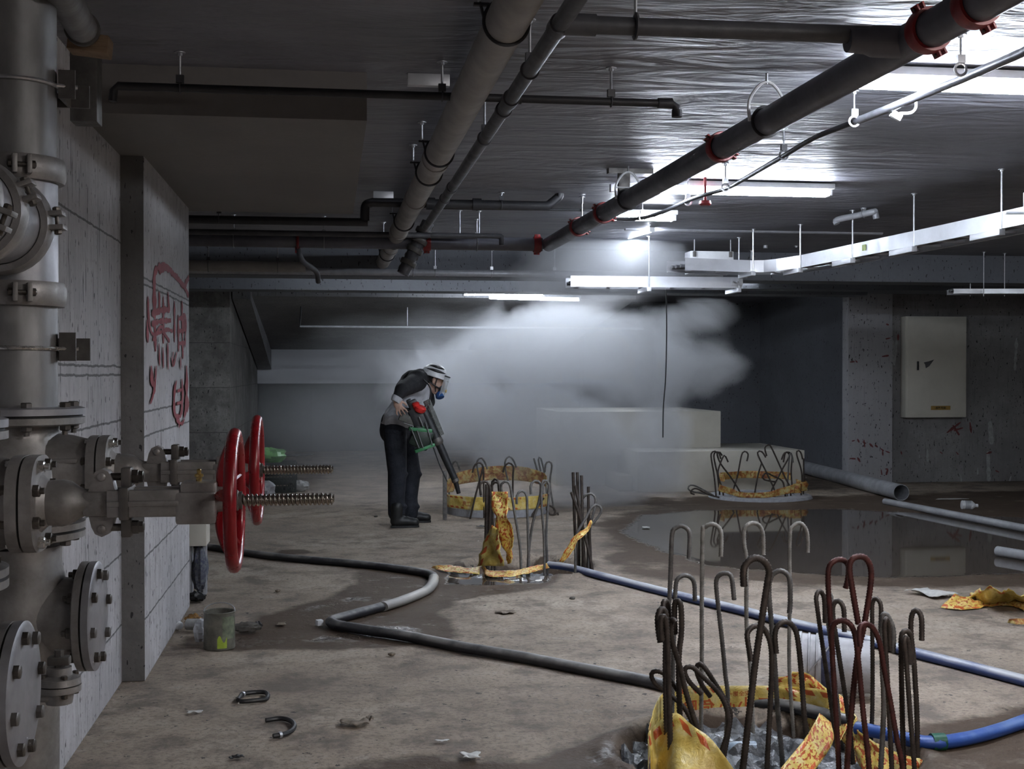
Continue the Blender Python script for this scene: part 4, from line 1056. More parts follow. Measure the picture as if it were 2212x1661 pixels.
mid = [
 ([(1053, 1205), (1057, 1139), (1059, 1071), (1057, 1049), (1047, 1039), (1037, 1047), (1039, 1070)], 9.25, 'leftmost round hook of the middle pile beside the hanging tape'),
 ([(1049, 1192), (1050, 1120), (1051, 1046)], 9.4, 'straight bar left of the hanging tape on the middle pile'),
 ([(1055, 1200), (1056, 1120), (1055, 1050)], 9.5, 'second straight bar close beside the hanging tape'),
 ([(1062, 1200), (1062, 1060), (1064, 1040), (1070, 1035), (1076, 1040), (1078, 1060)], 9.9, 'rear hook just above the top of the hanging tape'),
 ([(1068, 1200), (1063, 1065), (1065, 1046), (1072, 1041), (1078, 1046), (1079, 1064)], 9.6, 'small hook touching the top of the hanging tape'),
 ([(1125, 1216), (1123, 1179), (1115, 1129), (1107, 1079), (1101, 1046), (1091, 1040), (1082, 1048), (1085, 1069)], 9.25, 'leaning hook just right of the hanging tape'),
 ([(1142, 1208), (1139, 1099), (1137, 1069), (1127, 1060), (1117, 1069), (1116, 1091)], 9.3, 'lowest round hook in the middle of the pile'),
 ([(1141, 1206), (1144, 1175), (1151, 1129), (1165, 1079), (1168, 1047), (1157, 1038), (1147, 1047), (1147, 1068)], 9.4, 'hook whose leg crosses towards the lowest one'),
 ([(1176, 1213), (1175, 1159), (1170, 1089), (1170, 1046), (1178, 1037), (1186, 1046), (1184, 1067)], 9.3, 'rightmost round hook of the middle pile, front one'),
 ([(1182, 1208), (1180, 1150), (1186, 1066), (1186, 1049), (1180, 1041), (1173, 1047), (1172, 1062)], 9.6, 'hook right behind the rightmost front hook of the middle pile'),
 ([(1245, 1209), (1241, 1120), (1238, 1018)], 9.3, 'tallest straight bar in the bundle right of the middle pile'),
 ([(1251, 1210), (1250, 1120), (1247, 1020)], 9.35, 'second tall straight bar of the right bundle'),
 ([(1259, 1212), (1258, 1120), (1256, 1026)], 9.3, 'third tall straight bar of the right bundle'),
 ([(1277, 1217), (1256, 1129), (1234, 1063)], 9.15, 'straight bar leaning left across the right bundle'),
 ([(1262, 1200), (1252, 1100), (1242, 1047)], 9.2, 'shorter bar inside the right bundle'),
 ([(1270, 1205), (1271, 1120), (1271, 1051)], 9.45, 'straight bar on the right side of the bundle'),
 ([(1272, 1210), (1275, 1140), (1284, 1100), (1287, 1079), (1280, 1067), (1268, 1068), (1258, 1077), (1259, 1089)], 9.3, 'hook arching over the right bundle'),
 ([(1243, 1205), (1244, 1159), (1268, 1115), (1278, 1096), (1290, 1090), (1299, 1099), (1296, 1111), (1279, 1133)], 9.1, 'hook leaning to the right end of the bundle with tape tied to it'),
 ([(1276, 1217), (1273, 1150), (1272, 1109)], 9.2, 'short straight bar at the right foot of the bundle'),
]
for pts, Y, lab in mid: rebar(pts, Y, lab, GM, .0125 if len(pts) == 3 else .0105, M_rgrey if len(pts) > 3 and pts[0][0] > 1100 else M_rust, ribs=False, tipY=R.uniform(-.06, .06))
GR = 'rebar of the taped ring by the worker'
rear = [
 ([(1014, 1127), (1027, 1071), (1037, 1034), (1043, 1008), (1035, 999), (1025, 1006), (1020, 1023)], 12.75, 'dark front hook of the ring nearest the fogger nozzle'),
 ([(1046, 1120), (1045, 1060), (1044, 1006)], 12.8, 'upright bar next to the dark front hook by the nozzle'),
 ([(1107, 1119), (1108, 1030), (1109, 1008), (1099, 1000), (1090, 1008), (1087, 1022)], 12.8, 'dark hook in the centre of the taped ring'),
 ([(975, 1116), (970, 1060), (972, 1020), (976, 1006), (982, 996), (988, 1000), (994, 1018)], 13.6, 'pale misted hook seen behind the fogger nozzle'),
 ([(1042, 1105), (1036, 1040), (1030, 1000), (1039, 989), (1047, 998), (1053, 1013)], 13.7, 'misted hook behind the dark front hook of the ring'),
 ([(1118, 1100), (1104, 1060), (1093, 1020), (1091, 998), (1099, 986), (1109, 994), (1116, 1011)], 13.7, 'misted hook behind the central dark hook'),
 ([(1180, 1100), (1167, 1040), (1153, 990)], 13.6, 'misted straight bar on the right of the taped ring'),
 ([(1184, 1100), (1177, 1030), (1171, 1000), (1167, 988), (1163, 992), (1168, 1018)], 13.65, 'misted narrow hook on the right of the taped ring'),
 ([(1198, 1119), (1196, 1099), (1188, 1044), (1192, 1006), (1186, 997), (1179, 1002), (1177, 1020)], 13.3, 'rightmost misted hook of the taped ring'),
 ([(1150, 1112), (1166, 1088), (1175, 1075)], 12.8, 'short leaning bar at the right front of the taped ring'),
 ([(1205, 1108), (1190, 1112), (1180, 1098), (1188, 1092), (1200, 1104), (1190, 1119)], 12.9, 'tangled low bar end right of the taped ring'),
]
for pts, Y, lab in rear: rebar(pts, Y, lab, GR, .0105, M_rgrey if Y > 13.2 else M_rust, ribs=False, zb=0)
p = atY(961, 1018, 12.7)
tag(MB().boxb((p.x - .02, 12.68, 0), (p.x + .02, 12.72, p.z), .003).build('steel_post', M_rgrey), 'square steel post at the left edge of the taped ring', 'post')
GFp = 'rebar of the farthest pile head'
far = [
 ([(1546, 1060), (1542, 1023), (1538, 1000), (1536, 982), (1541, 975), (1548, 977), (1552, 992)], 'first hook from the left over the farthest ring'),
 ([(1554, 1060), (1550, 1025), (1546, 1008), (1542, 985), (1546, 976), (1553, 978), (1557, 992)], 'second hook from the left over the farthest ring'),
 ([(1598, 1062), (1578, 1030), (1561, 1008), (1553, 994), (1549, 981), (1554, 976), (1560, 984)], 'leaning hook crossing the left pair of the farthest ring'),
 ([(1561, 1059), (1551, 1024), (1556, 1001), (1562, 987), (1566, 984), (1573, 998)], 'short forked hook at the left of the farthest ring'),
 ([(1584, 1059), (1593, 1028), (1602, 983), (1609, 975), (1616, 981), (1613, 997)], 'lone hook leaning right in the left half of the farthest ring'),
 ([(1672, 1056), (1664, 1038), (1655, 1019), (1637, 982), (1641, 974), (1648, 978), (1654, 988)], 'hook leaning left near the centre of the farthest ring'),
 ([(1706, 1052), (1696, 1032), (1689, 1016), (1666, 966), (1659, 961), (1652, 967), (1656, 985)], 'tallest hook of the farthest ring, leaning left'),
 ([(1631, 1062), (1637, 1028), (1645, 1001)], 'plain bar leaning on the centre hook of the farthest ring'),
 ([(1668, 1056), (1681, 1031), (1689, 1015), (1705, 985), (1697, 977), (1692, 999)], 'hook leaning right across the tallest one'),
 ([(1700, 1084), (1702, 1032), (1706, 981), (1711, 985), (1713, 1000)], 'upright pale bar in the right cluster of the farthest ring'),
 ([(1713, 1069), (1709, 1021), (1711, 985), (1704, 977), (1694, 979), (1688, 993)], 'hook of the right cluster opening to the left'),
 ([(1731, 1062), (1732, 1021), (1721, 982), (1724, 973), (1730, 978), (1734, 993)], 'rightmost narrow hook of the farthest ring'),
 ([(1735, 1080), (1736, 1030), (1736, 990)], 'straight bar at the right edge of the farthest ring'),
 ([(1544, 1072), (1521, 1059), (1500, 1049), (1489, 1049), (1487, 1057), (1498, 1062), (1530, 1068)], 'bar bent down flat to the left, upper of two'),
 ([(1560, 1076), (1530, 1068), (1506, 1056), (1496, 1057), (1491, 1064), (1500, 1068)], 'bar bent down flat to the left, lower of two'),
 ([(1695, 1060), (1690, 1039), (1670, 1028), (1656, 1022), (1648, 1028), (1651, 1036), (1675, 1041)], 'low loop lying over the tape of the farthest ring'),
]
for i, (pts, lab) in enumerate(far):
    rebar(pts, 14.35 + (.25 if i in (2, 4, 7, 8) else 0) + .1 * math.sin(i * 2.1), lab, GFp, .0105, M_rgrey if i in (9, 13) else M_rust, ribs=False, zb=0 if i < 13 or i > 14 else .02, base=i not in (13, 14))
# rubble and slurry in the two pits
M_rub = mat('wet_grey_rubble', (.22, .23, .245), .3, 0, var=.25, scale=14, bump=.6, dist=.01)
def rubble(cx, cy, cr, z0, amp, label, name='rubble'):
    rr_ = random.Random(3)
    def fn(u, v_):
        a = u * 2 * PI; q = v_ * cr
        x, y = cx + math.cos(a) * q, cy + math.sin(a) * q
        h = noise.noise(V((x * 9, y * 9, 2))) * .6 + abs(noise.noise(V((x * 15, y * 15, 5)))) * .55 + noise.noise(V((x * 34, y * 34, 9))) * .16
        side = max(0, min(1, 1.1 - (x - cx) / cr * 1.1))
        return (x, y, z0 + h * amp * (.3 + side) + .03 * side)
    o = MB().grid(fn, 110, 46).build(name, M_rub, smooth=25)
    o['kind'] = 'stuff'; return tag(o, label, 'rubble')
rubble(PIT_N[0], PIT_N[1], PIT_N[2] * .98, -.10, .09, 'wet grey rubble and slurry inside the nearest pile head')
rubble(PIT_M[0], PIT_M[1], PIT_M[2] * .98, -.15, .05, 'dark wet rubble in the middle pile head')
# plastic water bottle scrap in the pit
a = atZ(1570, 1618, -.07)
tag(MB().lathe([(0, .02), (.02, .032), (.12, .032), (.15, .014), (.17, .012)], a, (1, -.3, .05), 14).build('crushed_bottle', mat('pale_blue_plastic', (.5, .62, .75), .25, var=.25)), 'crushed clear blue bottle lying in the rubble of the nearest pile', 'bottle')

# ---- tape
s = NT('warning_tape'); uvn = s.add('ShaderNodeUVMap'); x = s.sep(uvn.outputs[0]); U, Vv = x[0], x[1]
edge = s.math('GREATER_THAN', s.math('ABSOLUTE', s.math('SUBTRACT', Vv, .5)), .31)
edge2 = s.math('LESS_THAN', s.math('ABSOLUTE', s.math('SUBTRACT', Vv, .5)), .44)
band = s.math('LESS_THAN', s.math('FRACT', s.math('ADD', s.math('DIVIDE', U, .085), s.math('MULTIPLY', Vv, 1.6))), .55)
gapm = s.math('LESS_THAN', s.math('FRACT', s.math('DIVIDE', U, .62)), .62)
red = s.math('MULTIPLY', s.math('MULTIPLY', edge, edge2), s.math('MULTIPLY', band, gapm))
vv = s.coord(); nz = s.noise(vv, 14, 4, .6)
yel = s.ramp(nz, [(.3, (.58, .38, .06)), (.52, (.78, .60, .17)), (.72, (.84, .74, .40))])
s.set(Base_Color=s.mix(red, yel, (.58, .12, .03)), Roughness=.35); s.b.inputs['Subsurface Weight'].default_value = 0
s.bump(s.noise(vv, 30, 3, .6, .8), .5, .01); M_tape = s.m
M_tapep = M_tape.copy(); M_tapep.name = 'printed_warning_tape'
nt = M_tapep.node_tree; bs = nt.nodes['Principled BSDF']; src = bs.inputs['Base Color'].links[0].from_socket
uv_ = nt.nodes.new('ShaderNodeUVMap'); mp_ = nt.nodes.new('ShaderNodeMapping'); mp_.inputs['Scale'].default_value = (30, 5.5, 1); nt.links.new(uv_.outputs[0], mp_.inputs[0])
vo = nt.nodes.new('ShaderNodeTexNoise'); vo.inputs['Scale'].default_value = 1.6; vo.inputs['Detail'].default_value = 2; nt.links.new(mp_.outputs[0], vo.inputs['Vector'])
th_ = nt.nodes.new('ShaderNodeMath'); th_.operation = 'GREATER_THAN'; th_.inputs[1].default_value = .555; nt.links.new(vo.outputs['Fac'], th_.inputs[0])
mx = nt.nodes.new('ShaderNodeMix'); mx.data_type = 'RGBA'; nt.links.new(th_.outputs[0], mx.inputs[0]); nt.links.new(src, mx.inputs[6]); mx.inputs[7].default_value = (.50, .10, .03, 1); nt.links.new(mx.outputs[2], bs.inputs['Base Color'])
s = NT('dirty_warning_tape'); vv = s.coord(); nz = s.noise(vv, 20, 5, .65, .6)
s.set(Base_Color=s.ramp(nz, [(.34, (.20, .055, .02)), (.47, (.42, .16, .04)), (.56, (.56, .42, .13)), (.7, (.52, .46, .26))]), Roughness=.45)
s.bump(nz, .5, .02); M_taped = s.m
M_ink = mat('red_tape_ink', (.58, .12, .03), .4, var=.06, bump=0)
_tc = {}
def glyphs(body):
    """outline of a word as a flat triangle mesh, 1 unit high"""
    if body in _tc: return _tc[body]
    c = bpy.data.curves.new('word', 'FONT'); c.body = body; c.resolution_u = 2; c.offset = .012
    o = bpy.data.objects.new('word', c); sc.collection.objects.link(o)
    dg = bpy.context.evaluated_depsgraph_get(); me = bpy.data.meshes.new_from_object(o.evaluated_get(dg))
    bm = bmesh.new(); bm.from_mesh(me); bmesh.ops.triangulate(bm, faces=bm.faces)
    bmesh.ops.subdivide_edges(bm, edges=[e for e in bm.edges if e.calc_length() > .25], cuts=1)
    vs = [v_.co.copy() for v_ in bm.verts]; bm.verts.index_update(); fs = [tuple(q.index for q in f.verts) for f in bm.faces]
    bm.free(); bpy.data.objects.remove(o); bpy.data.curves.remove(c); bpy.data.meshes.remove(me)
    w0 = min(v_.x for v_ in vs); w1 = max(v_.x for v_ in vs); h0 = min(v_.y for v_ in vs); h1 = max(v_.y for v_ in vs)
    vs = [((v_.x - w0) / (h1 - h0), (v_.y - h0) / (h1 - h0)) for v_ in vs]
    _tc[body] = (vs, fs, (w1 - w0) / (h1 - h0)); return _tc[body]
def tape(rows, label, cat='tape', m=None, wr=.006, words=(), off=1, group=None, name='warning_tape', th=.0012, nv=8, parent=None):
    """ribbon between paired edge points; words: (text, start, baseline v, height v, mirror)"""
    A = smooth_path([V(a) for a, b_ in rows], 7); B = smooth_path([V(b_) for a, b_ in rows], 7)
    L = [0]
    for i in range(1, len(A)): L.append(L[-1] + ((A[i] + B[i]) / 2 - (A[i - 1] + B[i - 1]) / 2).length)
    seed = R.uniform(0, 50)
    def S(u, v_):
        u = max(0, min(L[-1] - 1e-6, u)); i = 0
        lo_, hi_ = 0, len(L) - 1
        while hi_ - lo_ > 1:
            md = (lo_ + hi_) // 2
            if L[md] <= u: lo_ = md
            else: hi_ = md
        i = lo_; t = (u - L[i]) / max(1e-9, L[i + 1] - L[i])
        a = A[i].lerp(A[i + 1], t); b_ = B[i].lerp(B[i + 1], t); p = a.lerp(b_, v_)
        tx = ((A[i + 1] + B[i + 1]) - (A[i] + B[i])).normalized(); n_ = tx.cross((b_ - a).normalized()).normalized()
        wv = noise.noise(V((u * 14, v_ * 2.2, seed))) * 1.3 + noise.noise(V((u * 40, v_ * 6, seed))) * .5
        return p + n_ * wr * wv, n_
    nu = max(8, int(L[-1] / .018)); b = MB(); uvs = []
    for i in range(nu + 1):
        for j in range(nv + 1):
            b.v.append(S(L[-1] * i / nu, j / nv)[0]); uvs.append((L[-1] * i / nu, j / nv))
    for i in range(nu):
        for j in range(nv):
            a = i * (nv + 1) + j; b.f.append((a, a + nv + 1, a + nv + 2, a + 1))
    if parent is not None: O = V(parent['_o'])
    else:
        O = V(sum(((A[k] + B[k]) / 2 for k in range(len(A))), V((0, 0, 0))) / len(A)); O.z = min(p.z for p in b.v)
    me = bpy.data.meshes.new(name); me.from_pydata([tuple(p - O) for p in b.v], [], b.f); me.materials.append(m or (M_tape if words else M_tapep))
    uvl = me.uv_layers.new(name='UVMap')
    for lp in me.loops: uvl.data[lp.index].uv = uvs[lp.vertex_index]
    me.polygons.foreach_set('use_smooth', [True] * len(me.polygons))
    o = bpy.data.objects.new(name, me); sc.collection.objects.link(o); o['_o'] = tuple(O)
    if parent is not None: o.parent = parent
    else: o.location = O; tag(o, label, cat, group)
    md = o.modifiers.new('thickness', 'SOLIDIFY'); md.thickness = th; md.offset = 0
    wd_ = (A[0] - B[0]).length
    for (txt, u0, v0, hv, mir) in words:
        vs, fs, wl = glyphs(txt); q = MB(); H = hv * wd_
        for (gx, gy) in vs:
            uu = u0 + (wl - gx if mir else gx) * H
            p, n_ = S(uu, v0 + gy * hv); q.v.append(p + n_ * off * .0022)
        q.f = fs
        q.build('printed_words', M_ink, o, smooth=0)
    return o
def ringrows(cx, cy, r, a0, a1, zb, zt, n=14, jr=.03, lean=0.0):
    rows = []
    for i in range(n + 1):
        a = a0 + (a1 - a0) * i / n; rr = r + jr * math.sin(i * 1.7)
        f1 = zb(i / n) if callable(zb) else zb; f2 = zt(i / n) if callable(zt) else zt
        rows.append(((cx + rr * math.cos(a), cy + rr * math.sin(a), f1), (cx + (rr + lean) * math.cos(a), cy + (rr + lean) * math.sin(a), f2)))
    return rows
# nearest ring: printed band round the back of the bars, wads and slack ends
rows = []
for (px, py0, py1, yy) in ((1400, 1700, 1600, 4.55), (1404, 1640, 1560, 4.85), (1425, 1580, 1505, 5.1), (1462, 1572, 1484, 5.28), (1520, 1564, 1481, 5.32), (1590, 1557, 1481, 5.33), (1640, 1548, 1481, 5.32), (1700, 1556, 1482, 5.28), (1750, 1570, 1486, 5.2), (1790, 1578, 1492, 5.12)):
    rows.append((atY(px, py0, yy), atY(px, py1, yy)))
tape(rows, 'yellow and red printed warning tape wrapped round the back of the nearest rebar ring', wr=.0025, words=[('安全第一', 1.06, .70, .15, True), ('危險', .84, .2, .46, True), ('小心', 1.02, .2, .46, True), ('施工', 1.2, .2, .46, True)], off=1)
rows = [(atY(1408, 1750, 4.2), atY(1402, 1580, 4.3)), (atY(1420, 1740, 4.22), atY(1422, 1560, 4.4)), (atY(1465, 1700, 4.1), atY(1462, 1540, 4.35)), (atY(1520, 1730, 4.1), atY(1500, 1570, 4.25)), (atY(1570, 1780, 4.1), atY(1540, 1600, 4.2)), (atY(1640, 1860, 4.1), atY(1605, 1690, 4.1))]
tape(rows, 'slack end of warning tape sloping down at the front left of the nearest ring', wr=.005, words=[('施工', .05, .2, .4, False)], off=-1)
rows = [(atY(1795, 1560, 4.7), atY(1770, 1540, 4.75)), (atY(1800, 1600, 4.6), atY(1760, 1560, 4.65)), (atY(1770, 1650, 4.45), atY(1735, 1600, 4.5)), (atY(1730, 1700, 4.35), atY(1690, 1655, 4.4)), (atY(1690, 1760, 4.25), atY(1640, 1720, 4.3))]
tape(rows, 'warning tape strip crossing the pit down towards the front of the nearest ring', wr=.004)
# crumpled wad at the right rear
rows = [(atY(1680, 1530, 5.3), atY(1682, 1462, 5.3)), (atY(1710, 1500, 5.38), atY(1735, 1452, 5.35)), (atY(1760, 1516, 5.3), atY(1775, 1478, 5.32)), (atY(1795, 1545, 5.15), atY(1800, 1500, 5.2)), (atY(1815, 1590, 5.0), atY(1838, 1530, 5.05)), (atY(1830, 1620, 4.9), atY(1850, 1560, 4.95)), (atY(1850, 1650, 4.8), atY(1870, 1600, 4.85))]
tape(rows, 'crumpled loop of warning tape at the right rear of the nearest ring', wr=.022)
rows = [(atY(1740, 1575, 5.2), atY(1700, 1488, 5.25)), (atY(1765, 1590, 5.1), atY(1770, 1500, 5.2)), (atY(1800, 1590, 5.0), atY(1815, 1500, 5.1)), (atY(1812, 1600, 4.9), atY(1845, 1545, 5.0))]
tape(rows, 'folded piece of tape bunched against the right hand bars', wr=.02)
rows = [(atY(1845, 1640, 4.7), atY(1852, 1575, 4.8)), (atY(1880, 1690, 4.55), atY(1885, 1600, 4.65)), (atY(1930, 1720, 4.5), atY(1925, 1620, 4.6)), (atY(1980, 1740, 4.5), atY(1980, 1640, 4.6)), (atY(2040, 1760, 4.5), atY(2010, 1655, 4.6))]
tape(rows, 'twisted tape trailing out to the right under the hooks', wr=.018)
# middle pile: hanging twisted length, floor strips and a tied end
yy = 9.15
rows = [(atY(1062, 1062, yy), atY(1097, 1062, yy - .05)), (atY(1061, 1095, yy), atY(1098, 1095, yy - .06)), (atY(1070, 1118, yy - .02), atY(1095, 1116, yy - .12)), (atY(1072, 1150, yy), atY(1108, 1140, yy - .1)), (atY(1090, 1190, yy), atY(1108, 1180, yy - .1)), (atY(1095, 1218, yy - .05), atY(1104, 1216, yy - .15))]
tape(rows, 'crumpled warning tape hanging from the hooks of the middle pile', wr=.02)
rows = [(atY(1068, 1135, yy - .1), atY(1080, 1145, yy - .2)), (atY(1048, 1160, yy - .05), atY(1082, 1165, yy - .2)), (atY(1038, 1195, yy), atY(1085, 1190, yy - .22)), (atY(1028, 1222, yy - .0), atY(1088, 1222, yy - .25))]
tape(rows, 'wide fold of tape resting at the foot of the hanging length', wr=.025, words=[('施工', .05, .35, .4, False)], off=-1)
def flrow(a, b, h=.02): return (atZ(a[0], a[1], .012), atZ(b[0], b[1], .012 + h))
rows = [flrow((932, 1226), (936, 1222)), flrow((960, 1234), (975, 1221), .03), flrow((1000, 1238), (1010, 1226), .03), flrow((1036, 1240), (1036, 1224), .02)]
tape(rows, 'short strip of tape lying on the floor left of the middle pile', wr=.006)
rows = [flrow((1040, 1226), (1043, 1218), .06), flrow((1050, 1243), (1056, 1232), .02), flrow((1080, 1246), (1090, 1232), .03), flrow((1110, 1245), (1110, 1232), .03), flrow((1150, 1236), (1145, 1224), .03), flrow((1192, 1225), (1185, 1216), .03)]
tape(rows, 'long strip of tape on the wet floor in front of the middle pile', wr=.006)
yb = 9.0
rows = [(atY(1207, 1212, yb), atY(1216, 1214, yb - .04)), (atY(1222, 1186, yb), atY(1236, 1194, yb - .05)), (atY(1240, 1160, yb), atY(1250, 1168, yb - .05)), (atY(1262, 1143, yb), atY(1266, 1152, yb - .04)), (atY(1278, 1124, yb + .05), atY(1281, 1130, yb))]
tape(rows, 'tape end tied to a hook and drawn down to the hose by the middle pile', wr=.014)
# ring beside the worker
cx, cy, cr = atY(1075, 1100, 13.25).x, 13.3, .55
tape(ringrows(cx, cy, cr, -PI * .97, -PI * .03, .08, .215, 16, .01), 'printed tape across the front of the ring by the worker', wr=.008, words=[('施工', .35, .25, .4, False)])
tape(ringrows(cx, cy, cr, PI * .02, PI * .98, lambda t: .2 + .1 * math.sin((1 - t) * 2.6) * (t < .8), lambda t: .3 + .16 * math.sin((1 - t) * 2.6), 16, .01), 'tape rising round the back of the ring by the worker', wr=.012, m=M_taped)
b = MB().lathe([(0, .54), (.075, .54), (.08, .53), (.08, .45), (0, .45)], (cx, cy, .0), (0, 0, 1), 48, False, False)
tag(b.build('pile_collar', mat('pale_concrete', (.42, .43, .46), .8)), 'low pale concrete collar under the taped ring by the worker', 'collar')
# farthest ring
cx, cy, cr = atY(1645, 1060, 14.4).x, 14.45, .52
tape(ringrows(cx, cy, cr, -PI * .99, -PI * .35, lambda t: .10 - .06 * math.sin(t * PI), lambda t: .2 - .1 * math.sin(t * PI), 12, .03), 'dirty tape sagging round the front of the farthest ring', wr=.012, m=M_taped)
tape(ringrows(cx, cy, cr, -PI * .35, PI * .1, .09, .2, 8, .04), 'dirty tape round the right side of the farthest ring', wr=.02, m=M_taped)
tape(ringrows(cx, cy, cr * .9, PI * .1, PI * .99, .19, .28, 10, .03), 'dirty tape round the back of the farthest ring', wr=.012, m=M_taped)
tag(MB().lathe([(0, .62), (.035, .60), (.04, .40), (.0, .39)], (cx, cy, 0), (0, 0, 1), 40, False, False).build('pile_collar', MATS['pale_concrete']), 'flat concrete rim under the farthest ring', 'collar')
# tape heap on the right
def flat(px, py, h=0): return atZ(px, py, .01 + h)
rows = [(flat(2032, 1312), flat(2062, 1282, .06)), (flat(2070, 1316), flat(2090, 1290, .03)), (flat(2110, 1314), flat(2110, 1296, .03)), (flat(2150, 1308), flat(2150, 1292, .03)), (flat(2190, 1310), flat(2190, 1296, .03)), (flat(2230, 1330), flat(2230, 1300, .03))]
tape(rows, 'front fold of the big tape heap on the floor at the right', wr=.012)
rows = [(flat(2075, 1300), flat(2095, 1280, .05)), (flat(2100, 1300), flat(2120, 1270, .13)), (flat(2140, 1302), flat(2150, 1272, .16)), (flat(2180, 1300), flat(2190, 1275, .15)), (flat(2215, 1302), flat(2225, 1290, .10))]
tape(rows, 'puffed up middle of the big tape heap on the floor at the right', wr=.03, words=[('施工', .1, .2, .4, False)], off=-1)
tape([(flat(2176, 1345), flat(2180, 1337, .03)), (flat(2200, 1349), flat(2204, 1336, .03)), (flat(2230, 1348), flat(2230, 1338, .03))], 'small curl of orange tape on the floor at the right edge', wr=.004, m=M_taped)
# ------------------------------------------------------------------ the worker and the fogger
def blob(shapes, name, m, parent, vox=.012, it=6, fac=.5):
    """one continuous skin around tapered limbs: shapes are ('c', p0, r0, p1, r1) or ('e', centre, radii, rotation)"""
    b = MB()
    for s_ in shapes:
        if s_[0] == 'c':
            _, p0, r0, p1, r1 = s_; p0, p1 = V(p0), V(p1)
            n = max(3, int((p1 - p0).length / .02))
            b.tube([p0.lerp(p1, i / n) for i in range(n + 1)], [r0 + (r1 - r0) * i / n for i in range(n + 1)], 16)
            b.sphere(p0, r0, 14, 9); b.sphere(p1, r1, 14, 9)
        else:
            _, c, rr, rot = s_
            o0 = len(b.v); b.sphere((0, 0, 0), rr, 20, 14)
            for i in range(o0, len(b.v)): b.v[i] = V(c) + (rot @ b.v[i] if rot is not None else b.v[i])
    o = b.build(name, m, parent)
    md = o.modifiers.new('r', 'REMESH'); md.mode = 'VOXEL'; md.voxel_size = vox; md.use_smooth_shade = True
    ms = o.modifiers.new('s', 'SMOOTH'); ms.iterations = it; ms.factor = fac
    dg = bpy.context.evaluated_depsgraph_get(); me = bpy.data.meshes.new_from_object(o.evaluated_get(dg))
    o.modifiers.clear(); o.data = me
    if not me.materials: me.materials.append(m)
    return o
YC = 12.3
def pt(px, py, dy=0.0): return atY(px, py, YC + dy)
M_skin = mat('skin', (.56, .36, .28), .5, var=.05, scale=30, bump=.08)
M_shirt = mat('grey_jersey', (.56, .57, .61), .8, var=.08, scale=18, bump=.4, dist=.006)
M_blackc = mat('black_jersey', (.013, .013, .016), .85, var=.1, scale=18, bump=.4, dist=.006)
M_trou = mat('navy_work_trousers', (.013, .016, .026), .8, var=.2, scale=9, bump=.5, dist=.01)
M_boot = mat('black_rubber_boot', (.012, .013, .014), .45, var=.1, scale=15)
M_helm = mat('white_helmet', (.72, .73, .75), .3, var=.03, bump=.02)
M_blue = mat('blue_rubber', (.02, .10, .32), .4, var=.08)
PT = thing('person', 'worker in a white helmet, face shield and blue respirator, bending over with a fogging machine', 'person', (pt(868, 1135).x, YC, 0))
nd = -.18; fd = .18
hd = pt(938, 820)
up = V((.30, 0, .95)).normalized(); fw = V((.95, 0, -.30)).normalized(); sd = V((0, 1, 0))
HR = Matrix((fw, sd, up)).transposed()
def hp(a, b_, c): return hd + fw * a + sd * b_ + up * c
sk = [('e', hp(-.01, 0, .03), (.098, .076, .098), HR), ('e', hp(.02, 0, -.045), (.072, .060, .078), HR), ('c', hp(.055, 0, -.095), .028, hp(.045, 0, -.105), .034),
      ('c', hp(.088, 0, .01), .011, hp(.108, 0, -.022), .016), ('e', hp(.085, .028, .022), (.014, .02, .012), HR), ('e', hp(.085, -.028, .022), (.014, .02, .012), HR),
      ('e', hp(.086, 0, -.062), (.013, .024, .010), HR),
      ('e', hp(-.005, -.078, -.01), (.020, .010, .034), HR), ('e', hp(-.005, .078, -.01), (.020, .010, .034), HR),
      ('c', hp(-.03, 0, -.06), .056, pt(908, 826), .060), ('c', pt(908, 826), .07, pt(880, 870), .10), ('c', pt(880, 870), .1, pt(858, 915), .11)]
# near arm: raised elbow towards the viewer, wrist by the hip, hand over the machine handle
shn, eln, wrn = pt(902, 824, nd), pt(868, 842, nd - .30), pt(855, 865, nd - .32)
shf, elf, wrf = pt(912, 828, fd), pt(926, 868, fd + .04), pt(908, 884, -.1)
for a, e, w_ in ((shn, eln, wrn), (shf, elf, wrf)):
    sk += [('c', pt(900, 830), .07, a, .055), ('c', a, .05, e, .042), ('c', e, .04, w_, .027)]
for dy_, hipx, kn, an in ((-.12, 856, (858, 1025), (858, 1112)), (.15, 866, (888, 1020), (886, 1100))):
    h_ = pt(hipx, 936, dy_ * .7); k_ = pt(kn[0], kn[1], dy_ * 1.3); a_ = pt(an[0], an[1], dy_ * 1.3)
    sk += [('c', pt(860, 915), .09, h_, .07), ('c', h_, .07, k_, .05), ('c', k_, .05, a_, .035)]
def hand(w_, dirv, side, nrm, spread=1.0, curl=.3):
    """palm and five separate fingers"""
    d = V(dirv).normalized(); s_ = V(side); s_ = (s_ - d * s_.dot(d)).normalized(); n_ = V(nrm); n_ = (n_ - d * n_.dot(d) - s_ * n_.dot(s_)).normalized()
    L = [('e', w_ + d * .045, (.048, .040, .018), Matrix((d, s_, n_)).transposed())]
    for i, (o_, l1, l2) in enumerate(((.030, .045, .035), (.011, .050, .040), (-.010, .047, .037), (-.029, .036, .028))):
        a = w_ + d * .078 + s_ * o_; b_ = a + d * l1 + s_ * o_ * .5 * spread + n_ * l1 * curl; c = b_ + (d * (1 - curl * 1.4) + n_ * curl * 2.2 + s_ * o_ * 2).normalized() * l2
        L += [('c', a, .0098, b_, .0092), ('c', b_, .0092, c, .0078)]
    a = w_ + d * .018 + s_ * .03; b_ = a + d * .035 + s_ * .032 + n_ * .01; c = b_ + d * .034 + s_ * .008 + n_ * .016
    L += [('c', a, .013, b_, .0115), ('c', b_, .0115, c, .009)]
    return L
